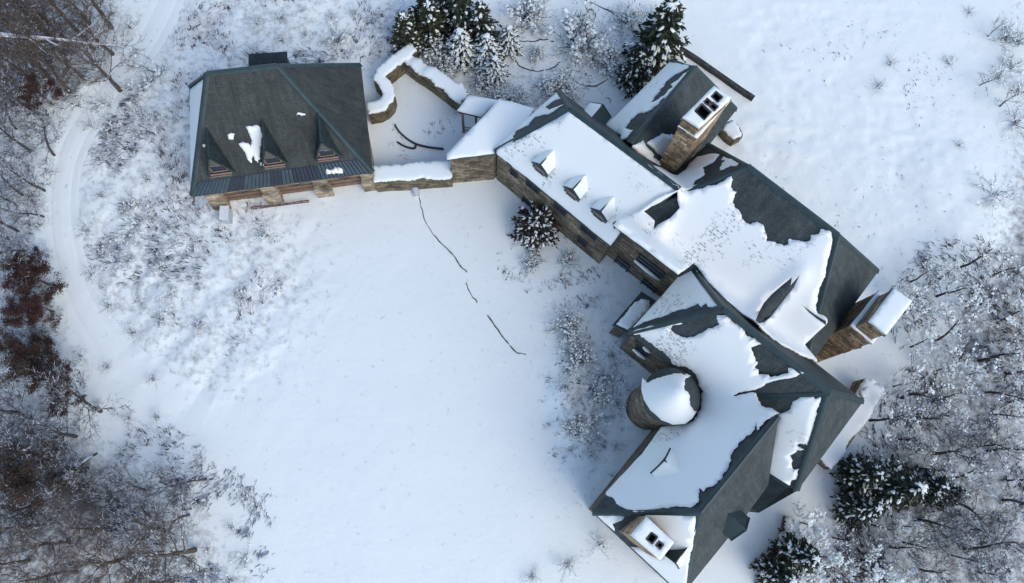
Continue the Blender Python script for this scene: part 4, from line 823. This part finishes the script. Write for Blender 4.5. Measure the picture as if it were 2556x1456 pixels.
brown = V('brown', 4, lambda i: bare_tree(50+i, 9+i*.6, 1.0, 'bark_brown', dens=1.0, twig=.013))
mauve = V('mauve', 4, lambda i: bare_tree(70+i, 8+i*.5, 1.05, 'bark_mauve', dens=1.0, twig=.013))
frost = V('frost', 5, lambda i: bare_tree(90+i, 5.5+i*.5, 1.1, 'bark_frost', snow=.12, dens=.62, twig=.013))
white = V('white', 3, lambda i: bare_tree(110+i, 5+i*.5, 1.1, 'bark_white', snow=.5, dens=.8, twig=.016))
russ = V('russ', 2, lambda i: bare_tree(130+i, 4.5+i*.5, 1.1, 'bark_brown', leaves='russet', dens=.75))
tanl = V('tan', 2, lambda i: bare_tree(140+i, 5+i*.5, 1.1, 'bark_brown', leaves='tan', dens=.7))
brush = V('brush', 4, lambda i: shrub(150+i, 1.3, 1.2, 22, 'stalk', .15, 5, .014, -.05, .08))
fshrub = V('fshrub', 4, lambda i: shrub(170+i, 1.7, 1.7, 60, 'bark_frost', .42, 9, .026, -.07, .10))
def pick(v): k = rnd.choice(v); return k
def scatter(variants, pts, name, label, cat, group, zv, s0=.8, s1=1.2, **k):
    for p in pts:
        key, b = pick(variants); plant(key, name, b, p, rnd.uniform(s0, s1), label, cat, group, zv, **k)
# woods at the left: crowns laid out over the picture's edge
def jit(x0, y0, x1, y1, n, md):
    out = []; t = 0
    while len(out) < n and t < 4000:
        t += 1; p = (rnd.uniform(x0, x1), rnd.uniform(y0, y1))
        if all(math.hypot(p[0]-q[0], p[1]-q[1]) > md for q in out): out.append(p)
    return out
scatter(brown, jit(-60, -60, 210, 130, 14, 52), 'bare_tree', 'bare brown tree crowded into the top left corner wood', 'tree', 'brown trees of the top left wood', 5, .55, .85)
scatter(mauve, jit(-60, 170, 60, 430, 7, 60), 'bare_tree', 'bare grey-mauve tree in the wood left of the track bend', 'tree', 'mauve trees left of the track', 4, .45, .65)
scatter(mauve, jit(-60, 430, 45, 640, 5, 60), 'bare_tree', 'thin bare tree by the left edge above the russet bushes', 'tree', 'thin trees above the russet bushes', 4, .4, .6)
scatter(tanl, [(0, 850), (30, 1150), (70, 1190), (30, 920), (60, 1240)], 'leafy_tree', 'tan tree with clinging dead leaves at the left edge', 'tree', 'tan trees at the left edge', 3, .7, 1.0)
scatter(russ, [(50, 660), (80, 690), (90, 760), (140, 1000), (70, 880), (120, 930), (40, 780)], 'russet_tree', 'tree with dark red clinging leaves beside the track', 'tree', 'russet trees beside the track', 2, .5, .8)
scatter(russ, [(55, 195)], 'russet_tree', 'dark red-brown leafy tree alone in the upper left wood', 'tree', None, 3.5, .6, .65)
scatter(mauve, jit(-40, 1010, 170, 1330, 7, 80), 'bare_tree', 'bare dark tree in the lower left wood by the tan crowns', 'tree', 'dark trees of the lower left wood', 4, .45, .75)
scatter(brown, jit(-40, 1300, 420, 1500, 9, 85), 'bare_tree', 'bare brown tree along the bottom left edge', 'tree', 'brown trees of the bottom left edge', 4, .5, .85)
scatter(mauve, jit(230, 1180, 470, 1330, 6, 70), 'sapling', 'slim bare sapling at the lower left wood margin', 'tree', 'saplings of the lower left margin', 3, .45, .6)
a, b = gp(K0(135, 1235)), gp(K0(240, 1120)); m = MB(); P = limb(random.Random(4), a+(0, 0, .5), b-a, np.linalg.norm(b-a), 8, .08, 0); m.tube(P, [.2, .22, .2, .17, .15, .13, .1, .08, .05], 7, cap=True); tag(m.build('fallen_log', MT['bark_frost']), 'leaning broken trunk with snow along its top in the lower left wood', 'trunk')
a, b = at(K0(0, 86), 5), at(K0(270, 92), 5); m = MB(); P = limb(random.Random(9), a, b-a, np.linalg.norm(b-a), 14, .07, 0); P = [np.array([p[0], p[1], 5-.12*i]) for i, p in enumerate(P)]; m.tube([P[0]-np.array([5., 0, 4.5])]+P, [.2]+[.15*(1-.8*i/14) for i in range(15)], 6)
for i in (3, 5, 8, 10): Q = limb(random.Random(20+i), P[i], np.array([.8, (-1)**i*.6, .1]), 2.0, 4, .12, 0); m.tube(Q, [.06, .05, .035, .025, .012], 5)
tag(m.build('pale_tree', MT['bark_pale']), 'pale whitish tree leaning far over at the top left edge', 'tree')
# woods at the right
scatter(frost, jit(2290, 640, 2590, 1010, 13, 75), 'frosted_tree', 'snow-laden bare tree right of the chimney with the plain snow cap', 'tree', 'snowy trees right of the plain chimney', 2.5, .5, .78)
scatter(white, jit(2240, 680, 2560, 960, 10, 72), 'frosted_bush', 'low white snow-crusted bush tree right of the plain chimney', 'tree', 'white bushes right of the plain chimney', 1.5, .4, .65)
scatter(frost, jit(2190, 1010, 2590, 1200, 9, 80), 'frosted_tree', 'snow-dusted bare tree east of the terrace wall', 'tree', 'snowy trees east of the terrace wall', 2.5, .45, .75)
scatter(mauve, jit(2260, 990, 2590, 1450, 12, 85), 'bare_tree', 'dark bare tree mixed among snowy ones on the right slope', 'tree', 'dark trees of the right slope', 2.5, .4, .65)
scatter(frost, jit(2030, 1290, 2590, 1500, 12, 85), 'frosted_tree', 'snow-dusted bare tree in the bottom right wood', 'tree', 'snowy trees of the bottom right wood', 2, .4, .7)
scatter(white, jit(2010, 1300, 2300, 1480, 5, 80), 'frosted_bush', 'white snow-crusted bush below the big dark conifers', 'tree', 'white bushes of the bottom right', 2, .45, .7)
scatter(brush, [(2545, 100), (2530, 165), (2550, 225), (2500, 190), (2510, 90), (2545, 300)], 'brushwood', 'dark scrub at the upper right edge', 'shrub', 'dark scrub of the upper right edge', .4, 1.0, 1.6)
scatter(frost, [(2480, 185), (2530, 240), (2500, 60)], 'frosted_bush', 'small snow-dusted bush tree at the upper right edge', 'tree', 'snowy bushes of the upper right edge', 1.5, .3, .45)
# conifers
con = V('conifer', 3, lambda i: conifer(200+i, 5, 1.7, 'needle', .34, 11))
cons = V('snowconifer', 2, lambda i: conifer(210+i, 4.5, 1.7, 'needle', .95, 11, fat=.12))
yew = V('yew', 2, lambda i: conifer(220+i, 4.2, 1.3, 'needle2', .16, 11, .1))
for p, s, lab in (((1010, 72), .85, 'leftmost dark green conifer of the clump behind the garden wall'), ((1072, 52), .95, 'tall dark green conifer in the middle of the clump behind the garden wall'), ((1062, 5), .8, 'dark conifer at the picture top, left of the snowy ones'), ((1030, 30), .6, 'small pointed dark conifer between its taller neighbours')):
    plant(*[(k, 'conifer', b) for k, b in [pick(yew)]][0], p, s, lab, 'conifer', None, 2.5, stretch=1.1)
for p, s, lab in (((1150, 40), .95, 'dark half-snowed conifer right of the green clump'), ((1200, 65), .85, 'snow-dusted conifer with dark gaps above the ivy wall'), ((1640, 115), 1.35, 'large bushy dark conifer behind the north wing roof'), ((1590, 170), .75, 'snowier conifer skirting the large one behind the north wing'), ((1110, 10), .7, 'dusted conifer cut by the picture top')):
    plant(*[(k, 'conifer', b) for k, b in [pick(con)]][0], p, s, lab, 'conifer', None, 2.0)
for p, s, lab in (((1150, 115), .75, 'snow-loaded conifer over the upper end of the ivy wall'), ((1215, 125), .7, 'snow-loaded conifer right of the ivy wall'), ((1235, 170), .6, 'small white-dusted conifer beside the round bed'), ((1270, 95), .6, 'little snowy conifer above the short curved edging')):
    plant(*[(k, 'conifer', b) for k, b in [pick(cons)]][0], p, s, lab, 'conifer', None, 1.5)
plant('roundyew', 'conifer', lambda: conifer(231, 3.4, 1.9, 'needleb', .55, 13, .10, .085, .62), K0(1340, 560), .84, 'round snow-speckled conifer against the wall below the three dormers', 'conifer', None, 1.4)
for p, s, lab in (((2240, 1215), 1.05, 'big dark conifer at the heart of the lower right clump'), ((2170, 1185), .8, 'dark conifer nearest the house in the lower right clump'), ((2330, 1215), .8, 'green-tinged conifer with snow pads in the lower right clump'), ((2400, 1235), .62, 'snow-padded conifer at the right tip of the lower clump'), ((2010, 1390), .8, 'dark conifer just outside the curved retaining wall'), ((1960, 1440), .75, 'dark conifer at the bottom edge by the retaining wall'), ((2170, 1270), .75, 'snow-flecked conifer below the big dark one')):
    plant(*[(k, 'conifer', b) for k, b in [pick(con)]][0], p, s, lab, 'conifer', None, 2.5)
# shrubs of the garden
for p, s, lab in (((1452, 100), 1.5, 'large snow-covered shrub left of the big dark conifer'), ((1325, 35), 1.15, 'snowy upright shrub at the top centre'), ((1340, 130), .5, 'small snowy shrub in the round edged bed'), ((1390, 215), 1.0, 'loose snowy shrub behind the north-west wing peak'), ((1085, 120), 1.0, 'snowy shrub hanging over the end of the zigzag wall'), ((1110, 165), .8, 'snowy shrub leaning on the ivy wall'), ((1250, 235), .7, 'low snowy shrub above the porch roof'), ((1210, 205), .7, 'tiny snowy shrub by the end of the ivy wall'),
                  ((1520, 150), .9, 'snowy shrub between the edged bed and the big conifer'), ((1570, 40), .8, 'snowy shrub above the big dark conifer'), ((1640, 40), .7, 'pale snowy shrub at the tip of the big conifer'), ((1330, 655), .5, 'pale low shrub in front of the round speckled conifer'), ((1400, 235), .8, 'twiggy shrub by the back dormer'), ((1420, 820), .8, 'low frosted shrub on the lawn west of the annexe'), ((1440, 900), .75, 'snow-loaded bush on the mound west of the turret'), ((1500, 985), .6, 'snowy bush between the mound and the turret'), ((1430, 1070), .65, 'snowy bush at the lower end of the mound by the turret'), ((1420, 645), .45, 'frosted shrub near the wing corner wall'), ((1290, 250), .8, 'snow-matted shrub over the link roof edge'), ((1170, 25), .8, 'feathery snowy shrub at the picture top')):
    k, b = pick(fshrub); plant(k, 'snowy_shrub', b, p, s, lab, 'shrub', None, .7)
for p, s, lab in (((840, 95), 1.3, 'wide grey bare shrub behind the garage'), ((2490, 480), 1.5, 'spreading grey-brown bare shrub at the right edge'), ((2400, 355), .5, 'small dark shrub in the right snowfield'), ((2470, 625), .45, 'tiny dark tuft above the right wood'), ((390, 175), 1.5, 'broad grey bramble shrub left of the garage ridge'), ((350, 215), 1.2, 'grey bramble shrub inside the track bend'), ((545, 545), .5, 'dark little shrub at the garage front corner'), ((320, 565), 1.0, 'dark snow-bent bush in the brambles left of the garage doors'), ((320, 510), .8, 'dark bush above the snow-bent one'), ((660, 580), .9, 'flattened grass shrub on the lawn before the garage'),
                  ((1510, 940), 1.1, 'tangled dark shrub beside the turret foot'), ((1480, 1050), 1.0, 'bare tangled shrub on the lawn left of the turret'), ((1420, 1410), .9, 'reddish bare shrub at the bottom centre'), ((1330, 1440), .7, 'small bare shrub at the bottom edge of the lawn'), ((1500, 1360), .8, 'bare brown shrub by the south wing corner'), ((2230, 150), .7, 'speckled low shrub in the upper right snowfield'), ((2200, 210), .7, 'second speckled low shrub, nearer the house side of the snowfield'), ((2380, 150), .6, 'low grey shrub near the upper right trees'), ((2300, 1000), .7, 'brown shrub east of the terrace wall'), ((2430, 20), .5, 'tiny shrub at the top right'), ((490, 800), .6, 'dark grass clump at the edge of the smooth lawn'), ((600, 740), .6, 'grass clump on the lawn edge below the garage')):
    k, b = pick(brush); plant(k, 'bare_shrub', b, p, s, lab, 'shrub', None, .5)
# brush of the wood margins
scatter(brush, jit(190, 20, 330, 330, 14, 55), 'brushwood', 'snowy brushwood between the top left wood and the track', 'shrub', 'brushwood by the upper track', .3, .6, 1.0)
scatter(brush, jit(0, 300, 125, 900, 30, 42), 'brushwood', 'twiggy brushwood along the left side of the track', 'shrub', 'brushwood left of the track', .3, .5, .9)
scatter(brush, jit(170, 880, 420, 1200, 12, 70), 'brushwood', 'sparse brushwood below the end of the track', 'shrub', 'brushwood below the track end', .3, .35, .7)
scatter(brush, jit(330, 1220, 640, 1470, 14, 60), 'brushwood', 'twiggy brushwood on the lower left lawn margin', 'shrub', 'brushwood of the lower left margin', .3, .5, .9)
scatter(brush, jit(210, 420, 500, 830, 22, 60), 'bramble', 'snow-bent bramble clump between track and garage', 'shrub', 'brambles between track and garage', .2, .4, .85)
scatter(brush, jit(230, 250, 460, 420, 10, 55), 'bramble', 'snow-bent bramble clump left of the garage roof', 'shrub', 'brambles left of the garage roof', .2, .5, .9)
scatter(brush, jit(620, 20, 960, 130, 12, 55), 'bramble', 'snowy bramble clump behind the garage', 'shrub', 'brambles behind the garage', .2, .4, .8)
scatter(brush, jit(2250, 980, 2560, 1440, 22, 70), 'brushwood', 'frosted brushwood under the right-hand trees', 'shrub', 'brushwood under the right trees', .2, .5, .9)
scatter(brush, jit(1410, 880, 1550, 1150, 15, 42), 'brushwood', 'twiggy brush in the blue shade left of the turret', 'shrub', 'brush left of the turret', .2, .4, .8)
# ground cover: stalks and grass tips poking through the snow
def stalks(n, fn, label, mat, Lr=(.15, .5), name='undergrowth', k=5):
    m = MB(); r = random.Random(77+n)
    c = 0; t = 0
    while c < n and t < n*30:
        t += 1; px = fn(r)
        if px is None: continue
        p = at(px); z = gz1(p[0], p[1]); az0 = 2.2+1.3*(vnoise(p[0]*.15, p[1]*.15, 3)-.5)*4; c += 1
        for _ in range(r.randint(2, k)):
            az = az0+r.gauss(0, .5); L = r.uniform(*Lr); q = np.array([p[0]+r.gauss(0, .15), p[1]+r.gauss(0, .15), z-.03]); d = np.array([math.cos(az), math.sin(az), r.uniform(.2, .9)]); w = r.uniform(.012, .034)
            a, b = q+d*L*.55, q+d*L*.9+np.array([math.cos(az)*L*.2, math.sin(az)*L*.2, -L*.25]); m.tube([q, a, b], [w, w*.9, w*.3], 3)
    o = m.build(name, MT[mat]); tag(o, label, name, kind='stuff'); o['category'] = 'undergrowth'; return o
def zone(rects, wt=None):
    def f(r):
        x0, y0, x1, y1, pw = rects[r.choices(range(len(rects)), [q[4] for q in rects])[0]]; u, v = r.uniform(-1.25, 1.25), r.uniform(-1.25, 1.25); x, y = (x0+x1)/2+u*(x1-x0)/2, (y0+y1)/2+v*(y1-y0)/2; p = at((x, y))
        if (u*u+v*v)/1.9 > r.random()**.6: return None
        if segdist(np.array([p[0]]), np.array([p[1]]), TRACK)[0] < 1.6: return None
        if fbm(np.array([p[0]*.35]), np.array([p[1]*.35]), 2, 41)[0] < .50: return None
        return (x, y)
    return f
stalks(2600, zone([(180, 60, 500, 480, 5), (200, 430, 640, 850, 4), (500, 0, 960, 150, 3), (150, 900, 480, 1250, 2), (0, 0, 330, 300, 2), (20, 300, 130, 900, 2), (300, 1200, 650, 1456, 3)]), 'dark grass tips and bramble stalks poking through the snow at the left', 'stalk', k=6)
stalks(700, zone([(960, 0, 1600, 260, 3), (950, 180, 1130, 370, .3), (1380, 780, 1560, 1180, 2), (1270, 600, 1480, 720, 1)]), 'snowy weeds around the garden beds and house foot', 'stalk', (.12, .4))
stalks(230, zone([(1900, 60, 2500, 620, 2), (2050, 80, 2350, 260, 2)]), 'sparse grass tips speckling the right-hand snowfield', 'stalk', (.06, .2), k=3)
stalks(1500, zone([(2180, 900, 2555, 1456, 4), (2250, 640, 2555, 1000, 2), (1980, 1290, 2300, 1456, 2)]), 'dead brown stalks in the snow under the right-hand wood', 'stalkb', (.2, .6))
